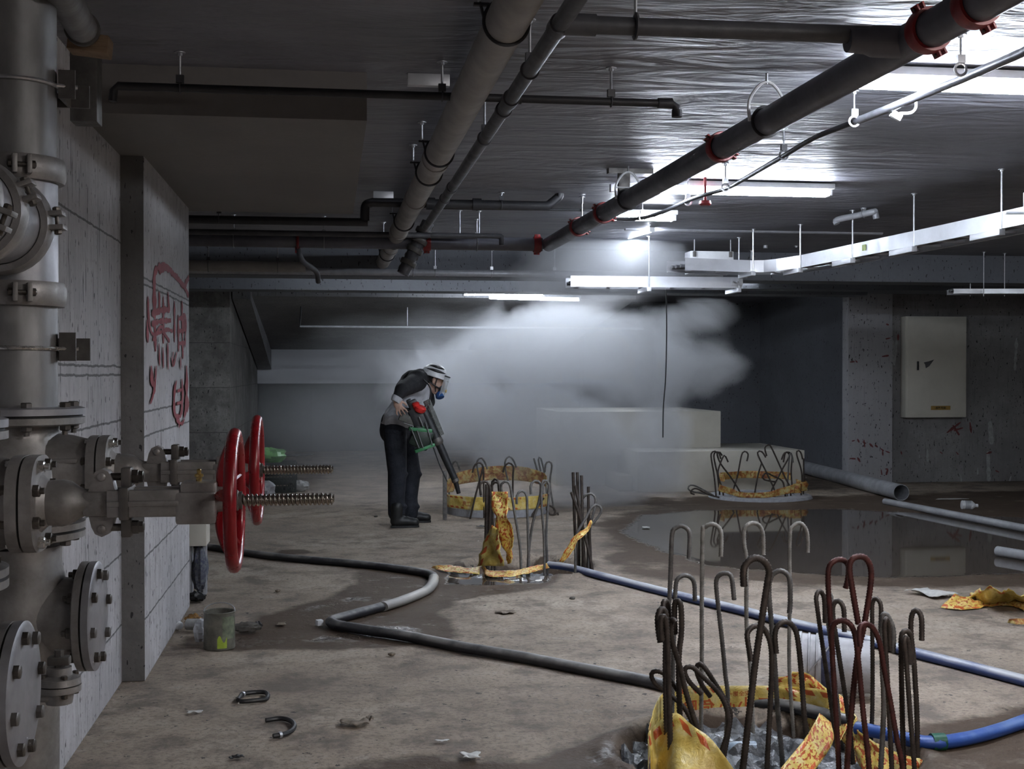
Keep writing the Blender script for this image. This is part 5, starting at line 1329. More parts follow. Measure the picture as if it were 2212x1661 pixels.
sk += hand(wrn, (.42, .05, -.9), (.9, -.2, .42), (.3, 1, .1), 1.2, .25)
sk += hand(wrf, (-.2, -.5, -.75), (-.3, -1, .2), (.8, .1, .2), .8, .5)
blob(sk, 'body', M_skin, PT, .0062, 3, .45)
# eyes
for sg in (-1, 1):
    MB().sphere(hp(.088, sg * .030, .018), .012, 12, 8).build('eye', MATS['white_enamel'], PT)
blob([('e', hp(-.028, 0, .02), (.088, .080, .085), HR), ('e', hp(-.06, 0, -.02), (.05, .066, .06), HR)], 'hair', mat('black_hair', (.012, .011, .011), .6), PT, .01, 2)
# shirt body, sleeves, trousers, boots
blob([('c', pt(911, 829), .082, pt(897, 842), .135), ('c', pt(897, 842), .135, pt(876, 878), .14), ('c', pt(876, 878), .14, pt(858, 908), .148), ('c', pt(858, 908), .148, pt(852, 918), .142),
      ('e', pt(897, 838), (.12, .20, .11), None), ('c', pt(918, 838), .06, pt(909, 872), .075), ('c', pt(872, 890, -.06), .125, pt(856, 908, -.05), .135)], 'shirt', M_shirt, PT, .014, 5)
for nm, a, e, w_, rr in (('near', shn, eln, wrn, 1), ('far', shf, elf, wrf, 0)):
    n_ = -1 if rr else 1
    sh = [('c', pt(915, 816, n_ * .04), .062, a + V((-.01, 0, .02)), .098), ('c', a, .098, a.lerp(e, .55), .085), ('c', a.lerp(e, .55), .085, e, .068), ('c', e, .068, e.lerp(w_, .72), .05)]
    if rr: sh += [('c', pt(890, 818, -.05), .088, pt(873, 838, -.1), .085), ('c', pt(908, 812, -.02), .075, pt(885, 825, -.04), .10), ('c', pt(873, 838, -.1), .085, e, .07)]
    blob(sh, 'sleeve', M_blackc, PT, .013, 5)
    d = (w_ - e).normalized(); MB().lathe([(0, .055), (.03, .049), (.052, .043), (.055, .035)], e.lerp(w_, .68), d, 18).build('cuff', M_shirt, PT)
blob([('c', pt(853, 912), .140, pt(852, 930), .150), ('e', pt(852, 928), (.145, .175, .12), None)] +
     sum([[('c', pt(hx, 935, dy_), .118, pt(kx, 1020, dy_ * 1.3), .094), ('c', pt(kx, 1020, dy_ * 1.3), .094, pt(ax, 1075, dy_ * 1.3), .084), ('c', pt(ax, 1075, dy_ * 1.3), .084, pt(ax + 1, 1108, dy_ * 1.3), .087), ('e', pt(ax + 6, 1090, dy_ * 1.3), (.09, .085, .03), Matrix.Rotation(.3, 3, 'Y')), ('e', pt(kx + 6, 1030, dy_ * 1.3), (.09, .08, .025), Matrix.Rotation(-.35, 3, 'Y'))]
          for dy_, hx, kx, ax in ((-.10, 853, 858, 856), (.13, 870, 889, 884))], []), 'trousers', M_trou, PT, .014, 5)
for k, (ax, dy_) in enumerate(((857, -.17), (884, .21))):
    a = pt(ax, 1095, dy_); a.z = .2; f0 = V((a.x + .01, a.y, .045)); 
    bb = blob([('c', a, .066, V((a.x, a.y, .09)), .058), ('c', V((a.x - .01, a.y, .062)), .056, V((a.x + .10, a.y, .058)), .052), ('c', V((a.x + .10, a.y, .055)), .05, V((a.x + .175, a.y - .01, .048)), .045)], 'boot', M_boot, PT, .012, 3)
    for v_ in bb.data.vertices:
        if v_.co.z < .006: v_.co.z = .006
    sl = [(a.x - .052, -.04), (a.x - .058, .0), (a.x - .052, .04), (a.x + .05, .05), (a.x + .17, .05), (a.x + .215, .02), (a.x + .215, -.03), (a.x + .17, -.055), (a.x + .05, -.048)]
    MB().prism([(x_, a.y + y_, .0) for x_, y_ in sl], (0, 0, .022)).build('sole', M_boot, bb)
# helmet with brim and dark side vent bands, clear shield, respirator
def hl(d): return 1.0
H0 = hp(-.012, 0, .035)
b = MB(); nu, nv = 28, 12
for i in range(nv + 1):
    t = (PI / 2) * i / nv * 1.08
    for k in range(nu):
        a = 2 * PI * k / nu; q = V((math.cos(a) * math.sin(t) * .132, math.sin(a) * math.sin(t) * .112, math.cos(t) * .125))
        if i == nv: q = V((math.cos(a) * .150 + .012, math.sin(a) * .122, -.012))
        b.v.append(H0 + HR @ q)
for i in range(nv):
    for k in range(nu):
        k2 = (k + 1) % nu; b.f.append((i * nu + k, (i + 1) * nu + k, (i + 1) * nu + k2, i * nu + k2))
he = b.build('helmet', M_helm, PT); md = he.modifiers.new('t', 'SOLIDIFY'); md.thickness = .004
for sg in (-1, 1):
    q = MB()
    for j in range(2):
        pts = []
        for i in range(13):
            a = -2.45 + 1.75 * i / 12; t = .80 + j * .36
            pts.append(H0 + HR @ V((math.cos(a) * math.sin(t) * .136, -sg * math.sin(a) * math.sin(t) * .1165 * -1, math.cos(t) * .129)))
        q.tube(pts, [.002 + .012 * math.sin(PI * i / 12) for i in range(13)], 8)
        if j == 0: q2 = q; q2.build('vent_band', M_black, he); q = MB()
    q.build('vent_band', M_black, he)
M_vis = NT('clear_shield'); M_vis.set(Base_Color=(.75, .78, .80), Roughness=.08, Alpha=.35); M_vis = M_vis.m
def vf(u, v_):
    a = -1.15 + 2.3 * u; z_ = .03 - .21 * v_
    return H0 + HR @ V((.05 + math.cos(a) * (.105 - .0 * v_), math.sin(a) * .112, z_))
MB().grid(vf, 16, 8).build('face_shield', M_vis, PT)
MB().tube([vf(i / 16, 0) for i in range(17)], .006, 8).build('shield_rim', M_black, PT)
rc = hp(.095, 0, -.07)
b = MB().lathe([(-.03, .046), (0, .042), (.02, .030), (.028, .028)], rc, fw, 20); rs = b.build('respirator', mat('grey_rubber', (.06, .065, .075), .5), PT)
for sg in (-1, 1):
    c = hp(.085, sg * .05, -.115); ax = V((.25, sg * .45, -.85)).normalized()
    MB().lathe([(-.01, .026), (.0, .036), (.045, .038), (.05, .034)], c, ax, 20).build('filter', M_blue, rs)
MB().lathe([(0, .014), (.03, .016)], hp(.12, -.01, -.075), fw, 14).build('outlet', mat('yellow_plastic', (.6, .42, .12), .4), rs)
for sg in (-1, 1):
    MB().tube(smooth_path([rc + sd * sg * .04, hp(.03, sg * .082, -.06), hp(-.045, sg * .085, -.035), hp(-.09, sg * .04, -.01)], 5), .007, 6).build('strap', M_black, PT)
    MB().tube(smooth_path([hp(.02, sg * .09, .05), hp(.018, sg * .088, -.04), hp(.045, sg * .03, -.11)], 5), .005, 6).build('chin_strap', M_black, PT)

# fogging machine
YG = YC - .36
def gp(px, py, dy=0): return atY(px, py, YG + dy)
FT = thing('thermal_fogger', 'long-barrelled fogging machine with green tank held by the worker, nozzle pointing down', 'fogging machine', gp(910, 930))
M_gun = mat('dark_machine_metal', (.05, .052, .055), .4, .5, var=.2, scale=20)
M_gunl = mat('worn_steel_guard', (.26, .27, .26), .4, .6, var=.2, scale=40, bump=.3)
M_green = mat('green_plastic', (.05, .26, .10), .4, var=.15, scale=14)
M_redl = mat('bright_red_plastic', (.72, .035, .03), .35, var=.1)
b0, b1, b2, b3 = gp(914, 884), gp(947, 956), gp(983, 1036), gp(991, 1066)
MB().cyl(b0, b1, .050, 24).build('cooling_jacket', M_gun, FT)
d = (b2 - b1).normalized()
MB().lathe([(-.05, .05), (-.02, .052), (0, .052), (.02, .04)], b1, d, 24).build('collar', M_castd, FT)
MB().tube([b1, b2], [.038, .034], 20).build('barrel', M_gun, FT)
MB().lathe([(-.02, .031), (0, .036), (.02, .036), (.03, .025)], b2, d, 20).build('barrel_ring', M_castd, FT)
MB().tube([b2, b3], [.026, .020], 16).build('nozzle', M_black, FT)
MB().tube(smooth_path([gp(936, 966), gp(950, 1005), gp(966, 1040)], 4), .006, 8).build('fuel_line', M_gun, FT)
# perforated guard along the upper right of the jacket
g = MB(); pr = [gp(920, 862), gp(930, 868), gp(955, 935), gp(951, 944)]
for i in range(30):
    t = i / 29; a = gp(921, 866).lerp(gp(951, 940), t); g.ring(a + V((.02, 0, .01)), d, .05, .0035, 20, 6, a0=-.2, a1=PI * 1.1, ref=(0, -1, 0))
for k in range(7):
    a = -.2 + (PI * 1.1 + .2) * k / 6; u = V((0, -1, 0)); w_ = d.cross(u)
    off = (u * math.cos(a) + w_ * math.sin(a)) * .05 + V((.02, 0, .01)); g.cyl(gp(921, 866) + off, gp(951, 940) + off, .004, 6)
g.build('guard', M_gunl, FT)
# engine block, carburettor cap, frame, tank
eb = gp(898, 893); e2 = gp(912, 925); de = (e2 - eb).normalized(); Re = Matrix((de, V((0, 1, 0)), de.cross(V((0, 1, 0))))).transposed()
MB().box(eb.lerp(e2, .4), (.24, .12, .13), Re, .02).build('engine', M_black, FT)
MB().box(gp(893, 876), (.11, .1, .09), Re, .015).box(gp(884, 868), (.05, .06, .05), Re, .01).build('air_filter', M_gun, FT)
MB().lathe([(0, .045), (.02, .058), (.045, .058), (.06, .04)], gp(905, 889, -.05), V((.3, -.25, .9)), 16).lathe([(0, .03), (.05, .036), (.06, .026)], gp(900, 882, -.05), V((-.2, -.2, .9)), 14).build('red_cap', M_redl, FT)
MB().cyl(gp(908, 892, -.03), gp(912, 905, -.03), .012, 10).build('red_lever', M_redl, FT)
MB().lathe([(0, .04), (.06, .04), (.065, .03)], gp(921, 892), -d, 18).build('end_cap', M_castd, FT)
MB().box(gp(880, 905), (.16, .10, .075), Matrix.Rotation(.35, 3, 'Y'), .012).build('battery_box', mat('grey_green_cover', (.15, .15, .13), .5, var=.2), FT)
MB().tube(smooth_path([gp(862, 888, -.02), gp(868, 884, -.02), gp(880, 884), gp(892, 886)], 4), .014, 10).build('grip', M_black, FT)
t0, t1_ = gp(905, 926), gp(914, 965)
MB().box(t0.lerp(t1_, .5), (.20, .15, .2), Matrix.Rotation(.42, 3, 'Y'), .03).build('tank', mat('dark_tank', (.015, .03, .02), .35), FT)
MB().box(gp(908, 928), (.22, .155, .034), Matrix.Rotation(.1, 3, 'Y'), .008).box(gp(917, 967), (.2, .155, .032), Matrix.Rotation(-.35, 3, 'Y'), .008).lathe([(0, .032), (.03, .032)], gp(912, 926, -.03), (.2, -.2, 1), 16).build('tank_rim', M_green, FT)
for (pa_, pb_) in (((888, 925), (905, 968)), ((901, 930), (914, 968)), ((919, 912), (934, 962)), ((872, 914), (892, 920)), ((905, 900), (914, 922))):
    MB().tube([gp(*pa_, -.085), gp(*pb_, -.085)], .006, 8).build('frame_bar', M_gunl, FT)
MB().tube(smooth_path([gp(900, 925, .0), gp(925, 880, -.02), gp(930, 840, .0), gp(915, 820, .05)], 6), .008, 6).build('shoulder_strap', M_black, FT)
# ------------------------------------------------------------------ hoses
def hose(pix, r, label, m, zz=None, name='hose', flat_=.8):
    P = smooth_path([atZ(p[0], p[1], (zz or r * flat_) + (p[2] if len(p) > 2 else 0)) for p in pix], 10)
    P = resample(P, .05); b = MB(); n = 16
    b.tube(P, [r * (1 + .05 * noise.noise(V((i * .31, 2, 7)))) for i in range(len(P))], n)
    z0 = [p.z for p in P]
    k = 0
    for i in range(len(P)):
        for j in range(n): b.v[k].z = P[i].z + (b.v[k].z - P[i].z) * flat_; k += 1
    return tag(b.build(name, m), label, 'hose')
def hose_mat(name, c1, c2, thr=(.42, .58), sc=3.0):
    s = NT(name); v = s.coord(); n = s.noise(v, sc, 5, .6)
    geo = s.add('ShaderNodeNewGeometry'); nz = s.sep(geo.outputs['Normal'])[2]
    dust = s.math('MULTIPLY', s.ramp(nz, [(.05, 0.0), (.75, .92)]), s.ramp(n, [(thr[0], .15), (thr[1], 1.0)]))
    s.set(Base_Color=s.mix(dust, c1, c2), Roughness=.45); s.bump(s.noise(v, 60, 3, .6), .2, .003); return s.m
M_h1 = hose_mat('dusty_black_hose', (.018, .019, .024), (.26, .25, .235), (.45, .62))
M_h1b = hose_mat('pale_worn_hose', (.30, .29, .27), (.46, .44, .40))
M_h2 = hose_mat('dusty_blue_hose', (.035, .065, .20), (.50, .51, .53), (.30, .56))
M_h3 = hose_mat('blue_layflat_hose', (.02, .07, .30), (.12, .20, .42), (.45, .6))
h1 = [(380, 1172), (455, 1182), (560, 1198), (680, 1210), (760, 1217), (850, 1227), (905, 1235), (928, 1240), (937, 1247), (934, 1261), (918, 1277), (870, 1297), (800, 1317), (740, 1333), (722, 1338), (715, 1343), (724, 1349), (745, 1353), (800, 1362), (880, 1374), (1000, 1398), (1130, 1420), (1280, 1449), (1400, 1472), (1470, 1490), (1560, 1510, 0), (1700, 1525), (1840, 1560)]
hose(h1, .036, 'black dusty hose snaking from the wall box, doubling back and running behind the nearest ring', M_h1)
hose([(937, 1248, .003), (934, 1261, .003), (918, 1277, .003), (870, 1297, .003), (825, 1311, .003)], .0375, 'pale worn sleeve over the bend of the black hose', M_h1b, zz=.036 * .8, name='hose_sleeve')
h2 = [(1185, 1220, .0), (1230, 1226), (1300, 1244), (1450, 1282), (1600, 1318), (1700, 1343), (1850, 1378), (2000, 1416), (2212, 1470), (2320, 1500)]
hose(h2, .034, 'long blue and white dusty hose from the middle pile to the right edge', M_h2)
h3 = [(1850, 1572), (1900, 1582), (1960, 1597), (2005, 1604), (2060, 1600), (2130, 1585), (2212, 1558), (2330, 1510)]
hose(h3, .033, 'bright blue hose in the lower right corner with a green joint', M_h3)
a = atZ(2002, 1603, .028); b_ = atZ(2040, 1602, .028)
tag(MB().tube([atZ(2012, 1603, .027), atZ(2040, 1602, .027)], .0345, 16).build('hose_joint', mat('green_tape', (.015, .12, .07), .4, var=.2, scale=30)), 'green taped joint on the bright blue hose', 'hose joint')

# ------------------------------------------------------------------ pipes lying on the right
def lyingpipe(p0, p1, r, label, m=M_pvc, wall=.006):
    a, b = atZ(*p0, r), atZ(*p1, r); d = (b - a).normalized(); L = (b - a).length
    q = MB().lathe([(0, r - wall), (0, r), (L, r), (L, r - wall), (0, r - wall)], a, d, 32, False, False)
    return tag(q.build('plastic_pipe', m), label, 'pipe')
M_pale = mat('pale_grey_pvc', (.38, .39, .41), .45, var=.12, scale=6)
lyingpipe((1947, 1064), (1700, 1000), .095, 'thick grey pipe lying open-ended on the floor before the column', M_pale)
lyingpipe((1912, 1083), (2300, 1158), .037, 'thin pale pipe lying in the puddle, ending near the thick one', M_pale)
lyingpipe((2155, 1190), (2330, 1218), .04, 'short pale pipe end lying at the right edge', M_pale)
# ------------------------------------------------------------------ wall cabinet
yw = 16.12
a = atY(1956, 902, yw - .16); b = atY(2088, 684, yw - .16)
T = thing('electric_cabinet', 'large pale metal cabinet mounted on the right hand wall', 'cabinet', ((a.x + b.x) / 2, yw - .08, a.z))
MB().boxb((a.x, yw - .158, a.z), (b.x, yw - .002, b.z), .006).build('housing', M_cream, T)
MB().boxb((a.x + .03, yw - .168, a.z + .035), (b.x - .02, yw - .156, b.z - .02), .005).build('door', M_cream, T)
q = atY(1983, 790, yw - .17)
MB().boxb((q.x - .015, yw - .185, q.z - .06), (q.x + .01, yw - .166, q.z + .06), .005).build('handle', M_black, T)
q = atY(2032, 881, yw - .17)
lb = MB().boxb((q.x - .14, yw - .172, q.z - .028), (q.x + .14, yw - .167, q.z + .028), .001).build('warning_label', mat('amber_label', (.42, .26, .06), .5), T)
vs, fs, wl = glyphs('高壓危險'); g_ = MB(); H_ = .036
for gx, gy in vs: g_.v.append(V((q.x - wl * H_ / 2 + gx * H_, yw - .1735, q.z - H_ / 2 + gy * H_)))
g_.f = fs; g_.build('label_words', M_black, lb, smooth=0)
q = atY(2003, 786, yw - .17); sc_ = MB()
sc_.prism([(q.x - .05, yw - .1690, q.z + .02), (q.x + .02, yw - .1690, q.z + .035), (q.x + .1, yw - .1690, q.z + .06), (q.x + .03, yw - .1690, q.z - .03), (q.x - .02, yw - .1690, q.z - .06), (q.x - .03, yw - .1690, q.z - .01)], (0, -.001, 0))
sc_.build('scuff', mat('dark_scuff', (.10, .10, .10), .7), T)
# ------------------------------------------------------------------ red marks and paint on the walls
M_spray = mat('red_spray_paint', (.27, .02, .03), .7, var=.25, scale=14, bump=0, col2=(.22, .03, .04))
def strokes(lines, proj, nrm, wd, name, label, cat='graffiti', group=None, m=None, sy=1.0):
    b = MB(); n_ = V(nrm)
    for k, ln in enumerate(lines):
        w0 = wd
        if isinstance(ln[0], (int, float)): w0 = wd * ln[0]; ln = ln[1:]
        P = smooth_path([proj(*p) for p in ln], 6) if len(ln) > 2 else [proj(*p) for p in ln]
        P = resample(P, .015)
        if len(P) < 2: continue
        L_ = sum((P[i + 1] - P[i]).length for i in range(len(P) - 1))
        o = len(b.v); N = len(P)
        for i, p in enumerate(P):
            t = (P[min(i + 1, N - 1)] - P[max(i - 1, 0)]).normalized(); s_ = n_.cross(t).normalized(); s_ = V((s_.x, s_.y * sy, s_.z))
            ww = w0 * (.75 + .5 * noise.noise(V((i * .23, k * 3.1, 4)))) * min(1, .4 + min(i, N - 1 - i) * .25)
            b.v += [p + s_ * ww + n_ * (.0015 + .0002 * k), p - s_ * ww + n_ * (.0015 + .0002 * k)]
        for i in range(N - 1): b.f.append((o + 2 * i, o + 2 * i + 1, o + 2 * i + 3, o + 2 * i + 2))
    if name == 'graffiti': return tag(b.build(name, m or M_spray, smooth=0), label, cat, group)
    T = thing(name, label, cat, b.v[0], group)
    # every mark is a part of its own
    comp = []; used = 0
    starts = sorted({min(f) for f in b.f if not any(min(f) in g and min(f) != min(g) for g in b.f)})
    bounds = starts + [len(b.v)]
    for s0, s1 in zip(bounds, bounds[1:]):
        q = MB(); q.v = b.v[s0:s1]; q.f = [tuple(i - s0 for i in f) for f in b.f if s0 <= min(f) < s1]
        if q.f: q.build('mark', m or M_spray, T, smooth=0)
    return T
XW = -.889
pj = lambda x, y: atX(x, y, XW)
g1 = [  # arch over the top
 [1.5, (334, 690), (333, 600), (340, 580), (352, 574), (364, 580), (372, 590), (385, 602), (396, 618), (404, 606), (408, 598)],
 [1.3, (343, 588), (356, 580), (370, 585)], [1.3, (372, 590), (390, 610), (400, 622)], [1.6, (395, 612), (407, 640)],
 # dense middle character strokes
 [(334, 690), (335, 760)], [(343, 630), (344, 680)], [(352, 640), (352, 742)], [1.2, (362, 630), (363, 655), (366, 670)], [(376, 650), (376, 740)],
 [(384, 680), (385, 760)], [(392, 650), (394, 775)], [1.2, (388, 690), (396, 688), (395, 720)], [.9, (318, 640), (320, 690), (327, 720), (340, 720), (360, 712), (372, 716)],
 [.9, (316, 690), (318, 740)], [1.3, (326, 678), (348, 670), (366, 668)], [1.2, (326, 700), (345, 694), (368, 692)], [.9, (328, 735), (345, 706), (352, 718), (365, 738)],
 [(384, 690), (399, 684), (398, 750)], [(384, 716), (398, 712)], [(384, 742), (398, 740)], [.8, (341, 742), (343, 790)], [.8, (350, 750), (351, 795)], [.8, (360, 740), (361, 800)], [.8, (372, 760), (371, 790)],
 [1.4, (324, 790), (326, 820), (331, 838), (327, 855)], [.9, (335, 790), (331, 842), (322, 872)], [.7, (368, 770), (372, 790), (380, 760)], [.7, (388, 770), (388, 800)],
 # lower character
 [1.3, (379, 822), (374, 850), (374, 885), (379, 900), (388, 894), (391, 860)], [1.2, (390, 818), (392, 850), (390, 895)], [.8, (380, 845), (390, 842)], [.8, (379, 872), (391, 868)],
 [1.7, (400, 790), (401, 830), (399, 880), (395, 902)], [.9, (378, 908), (390, 915), (396, 905)], [.8, (384, 900), (384, 925)], [1.2, (397, 830), (403, 870), (401, 890)]]
strokes(g1, pj, (1, 0, 0), .016, 'graffiti', 'red spray painted characters down the side of the pilaster', sy=3.2)
yc_ = 16.015
pc_ = lambda x, y: atY(x, y, yc_)
strokes([[(1840, 953), (1847, 951)], [(1852, 948), (1856, 956)], [(1863, 954), (1871, 958)], [(1866, 950), (1868, 966)], [(1878, 958), (1886, 966)], [(1890, 961), (1896, 966)], [(1901, 968), (1909, 974)], [(1912, 974), (1922, 978)], [(1906, 972), (1907, 984)], [(1835, 990), (1848, 991)], [(1852, 988), (1858, 998)], [(1903, 1014), (1905, 1026)], [(1912, 1013), (1917, 1014), (1914, 1026)]], pc_, (0, -1, 0), .018, 'red_marks', 'two rows of small red tally marks low on the column', 'wall marks', m=mat('faded_red_marks', (.20, .06, .06), .8, var=.2, bump=0))
strokes([[(1836, 782), (1846, 781)], [(1848, 779), (1852, 783)], [(1905, 770), (1920, 768)], [(1913, 732), (1924, 730)], [(1914, 700), (1920, 702)]], pc_, (0, -1, 0), .018, 'red_marks', 'scattered red marks higher up on the column', 'wall marks', m=MATS['faded_red_marks'])
pw_ = lambda x, y: atY(x, y, 16.115)
strokes([[(2045, 935), (2075, 912)], [(2058, 918), (2072, 940)], [(2095, 912), (2098, 935)], [(2080, 924), (2060, 930)], [(1940, 722), (1940, 735)], [(1946, 975), (1948, 982)], [(2030, 976), (2036, 980)], [(2065, 976), (2070, 982)], [(2130, 980), (2142, 976)], [(2150, 1016), (2158, 1020)]], pw_, (0, -1, 0), .020, 'red_marks', 'red scrawl and dots on the wall under the cabinet', 'wall marks', m=MATS['faded_red_marks'])
strokes([[1.2, (1929, 735), (1930, 785)], [1.3, (1937, 735), (1934, 760), (1931, 790)], [(2003, 970), (2004, 998)], [.7, (1986, 982), (1986, 990)], [1.8, (2138, 910), (2142, 960)], [1.6, (2134, 975), (2136, 1040)], [.7, (2075, 1025), (2077, 1042)], [.8, (2112, 1010), (2112, 1025)], [.8, (2184, 1028), (2180, 1040)], [1.2, (2196, 730), (2192, 800)]], pw_, (0, -1, 0), .022, 'plaster_drips', 'pale plaster drips and smears on the right hand wall', 'wall marks', m=mat('pale_plaster', (.42, .42, .42), .8, var=.15, bump=.1))

# ------------------------------------------------------------------ litter and loose things
# paint can
c = fl(474, 1399); c.z = .0; rr = .083
M_can = mat('dusty_tin', (.22, .215, .18), .5, .3, var=.2, scale=14)
T = thing('paint_can', 'dented open grey tin can with a yellow-green splash, by the pilaster', 'can', c)
MB().lathe([(0, rr), (.006, rr + .002), (.19, rr), (.2, rr + .004), (.203, rr), (.20, rr - .004), (.012, rr - .004), (.012, 0)], c, (0, 0, 1), 36, True, False).build('body', M_can, T)
def spl(u, v_):
    a = -1.62 + u * .62; z_ = .012 + v_ * (.05 + .02 * math.sin(u * 7)); return (c.x + math.cos(a) * (rr + .002), c.y + math.sin(a) * (rr + .002), z_)
MB().grid(spl, 10, 4).build('paint_splash', mat('lime_paint', (.38, .52, .05), .5), T)
def spl2(u, v_):
    a = -1.3 + u * 1.0; z_ = .06 + v_ * .12; return (c.x + math.cos(a) * (rr + .0015), c.y + math.sin(a) * (rr + .0015), z_)
MB().grid(spl2, 12, 6).build('label_patch', mat('faded_green_label', (.21, .24, .16), .6, var=.25, scale=30), T)
MB().tube([c + V((rr * math.cos(t / 10 * PI), rr * math.sin(t / 10 * PI) * .9 - .0, .203 + .03 * math.sin(t / 10 * PI))) for t in range(11)], .0025, 6).build('wire_handle', M_zinc, T)
def crumple(px, py, sx_, sy_, sz_, m, name, label, cat, seed=1, rot=0.0, f=9, amp=.35, group=None, sub=(18, 12), zoff=0):
    c = fl(px, py); rx = Matrix.Rotation(rot, 3, 'Z'); b = MB()
    b.sphere((0, 0, 0), 1, sub[0], sub[1])
    out = []
    for p in b.v:
        k = 1 + amp * noise.noise(V((p.x * 2.3, p.y * 2.3, p.z * 2.3 + seed * 7.1))) + amp * .5 * noise.noise(p * 6 + V((seed, 0, 0)))
        q = V((p.x * sx_ * k, p.y * sy_ * k, (p.z * k + .9) * sz_)); q.z = max(q.z, .0); q = rx @ q; out.append(c + q + V((0, 0, .004 + zoff)))
    b.v = out
    return tag(b.build(name, m, smooth=25), label, cat, group)
M_clearp = mat('milky_plastic', (.45, .45, .44), .3, var=.2, scale=18)
crumple(432, 1388, .035, .04, .065, M_white, 'plastic_bag', 'small white plastic bag leaning on the left side of the tin can', 'bag', 2)
M_rag = mat('dirty_grey_rag', (.13, .12, .105), .85, var=.25, scale=18, bump=.4)
crumple(532, 1366, .085, .03, .028, M_rag, 'work_glove', 'crumpled dark glove lying right of the tin can', 'glove', 4, .1)
crumple(557, 1362, .025, .03, .026, MATS['black_paint'], 'dark_cup', 'small dark cup end beside the crumpled glove', 'cup', 5)
c = fl(404, 1362); tag(MB().lathe([(0, .0), (.002, .033), (.1, .034), (.13, .03), (.16, .014), (.185, .013)], c + V((0, 0, .036)), (.9, -.35, .03), 18).build('plastic_bottle', M_clearp), 'clear plastic bottle lying against the pilaster foot', 'bottle')
c = fl(385, 1358); tag(MB().lathe([(0, .022), (.03, .024), (.032, .02)], c + V((0, 0, .024)), (.3, -.9, 0), 16).build('white_cup', M_white), 'small white cup by the foot of the pilaster', 'cup')
crumple(418, 1352, .05, .03, .035, mat('orange_brown_wrapper', (.38, .20, .05), .5, var=.4, scale=40), 'food_wrapper', 'orange and brown wrapper behind the clear bottle', 'wrapper', 8)
crumple(425, 1300, .06, .05, .035, MATS['black_paint'], 'rag_bundle', 'dark rag bundle at the foot of the cream box stand', 'rag', 9)
crumple(432, 1262, .05, .05, .06, M_clearp, 'plastic_bag', 'crumpled white bag hanging low under the cream box', 'bag', 12, zoff=.02)
# cream box on a stand with netting bundle
xb0 = atY(389, 1150, 8.5).x; xb1 = atY(446, 1150, 8.5).x
T = thing('box_stand', 'cream sheet metal box on a narrow stand behind the pilaster', 'box', ((xb0 + xb1) / 2, 8.6, 0))
zt_, zb_ = atY(420, 1040, 8.5).z, atY(420, 1180, 8.5).z
MB().boxb((xb0 - .12, 8.5, zb_), (xb1, 8.74, zt_), .004).build('box', M_cream, T)
MB().boxb((xb0 - .1, 8.56, 0), (xb0 + .065, 8.7, zb_)).boxb((xb1 - .03, 8.56, .02), (xb1 - .005, 8.60, zb_)).build('stand', MATS['pale_concrete'] if 'pale_concrete' in MATS else M_cream, T)
b = MB().sphere((xb0 + .12, 8.58, zb_ - .16), (.055, .06, .16), 18, 14, lambda d: 1 + .25 * noise.noise(d * 3 + V((4, 4, 4))))
tag(b.build('netting_bundle', mat('blue_black_netting', (.04, .045, .09), .7, var=.4, scale=50, bump=.6, col2=(.16, .17, .18))), 'dark blue netting bundle hanging under the cream box', 'netting')
# crate with green bag, pale sack
c = fl(592, 1062); M_crate = mat('dark_green_plastic', (.012, .02, .018), .5, var=.1)
T = thing('plastic_crate', 'dark open-sided plastic crate behind the handwheels', 'crate', c)
b = MB(); w2, d2, hh = .27, .2, .36
for sx_ in (-1, 1):
    for sy_ in (-1, 1): MB().boxb((c.x + sx_ * w2 - .015, c.y + sy_ * d2 - .015, 0), (c.x + sx_ * w2 + .015, c.y + sy_ * d2 + .015, hh)).build('corner_post', M_crate, T)
sl = MB()
for k in range(7):
    z_ = .01 + k * .055
    for sy_ in (-1, 1): sl.boxb((c.x - w2, c.y + sy_ * d2 - .006, z_), (c.x + w2, c.y + sy_ * d2 + .006, z_ + (.04 if k in (2, 6) else .022)))
    for sx_ in (-1, 1): sl.boxb((c.x + sx_ * w2 - .006, c.y - d2, z_), (c.x + sx_ * w2 + .006, c.y + d2, z_ + .022))
for k in range(13):
    x_ = c.x - w2 + .04 * k + .02; sl.boxb((x_, c.y - d2 - .004, 0), (x_ + .012, c.y - d2 + .004, hh))
sl.boxb((c.x - w2, c.y - d2, .0), (c.x + w2, c.y + d2, .012)); sl.build('lattice', M_crate, T)
crumple(580, 1062, .23, .17, .10, mat('green_plastic_bag', (.16, .42, .12), .35, var=.3, scale=10), 'plastic_bag', 'bright green plastic bag heaped on top of the dark crate', 'bag', 21, zoff=.36, amp=.3)
crumple(563, 1090, .17, .13, .14, mat('grey_sack', (.40, .40, .42), .7, var=.2, scale=14, bump=.4), 'sack', 'pale grey sack in front of the dark crate', 'sack', 23)
crumple(645, 1062, .13, .08, .075, M_clearp, 'plastic_bag', 'crumpled clear plastic at the right of the dark crate', 'bag', 25)
crumple(640, 985, .3, .1, .02, M_rag, 'rag', 'flat rag on the floor behind the crate', 'rag', 26)
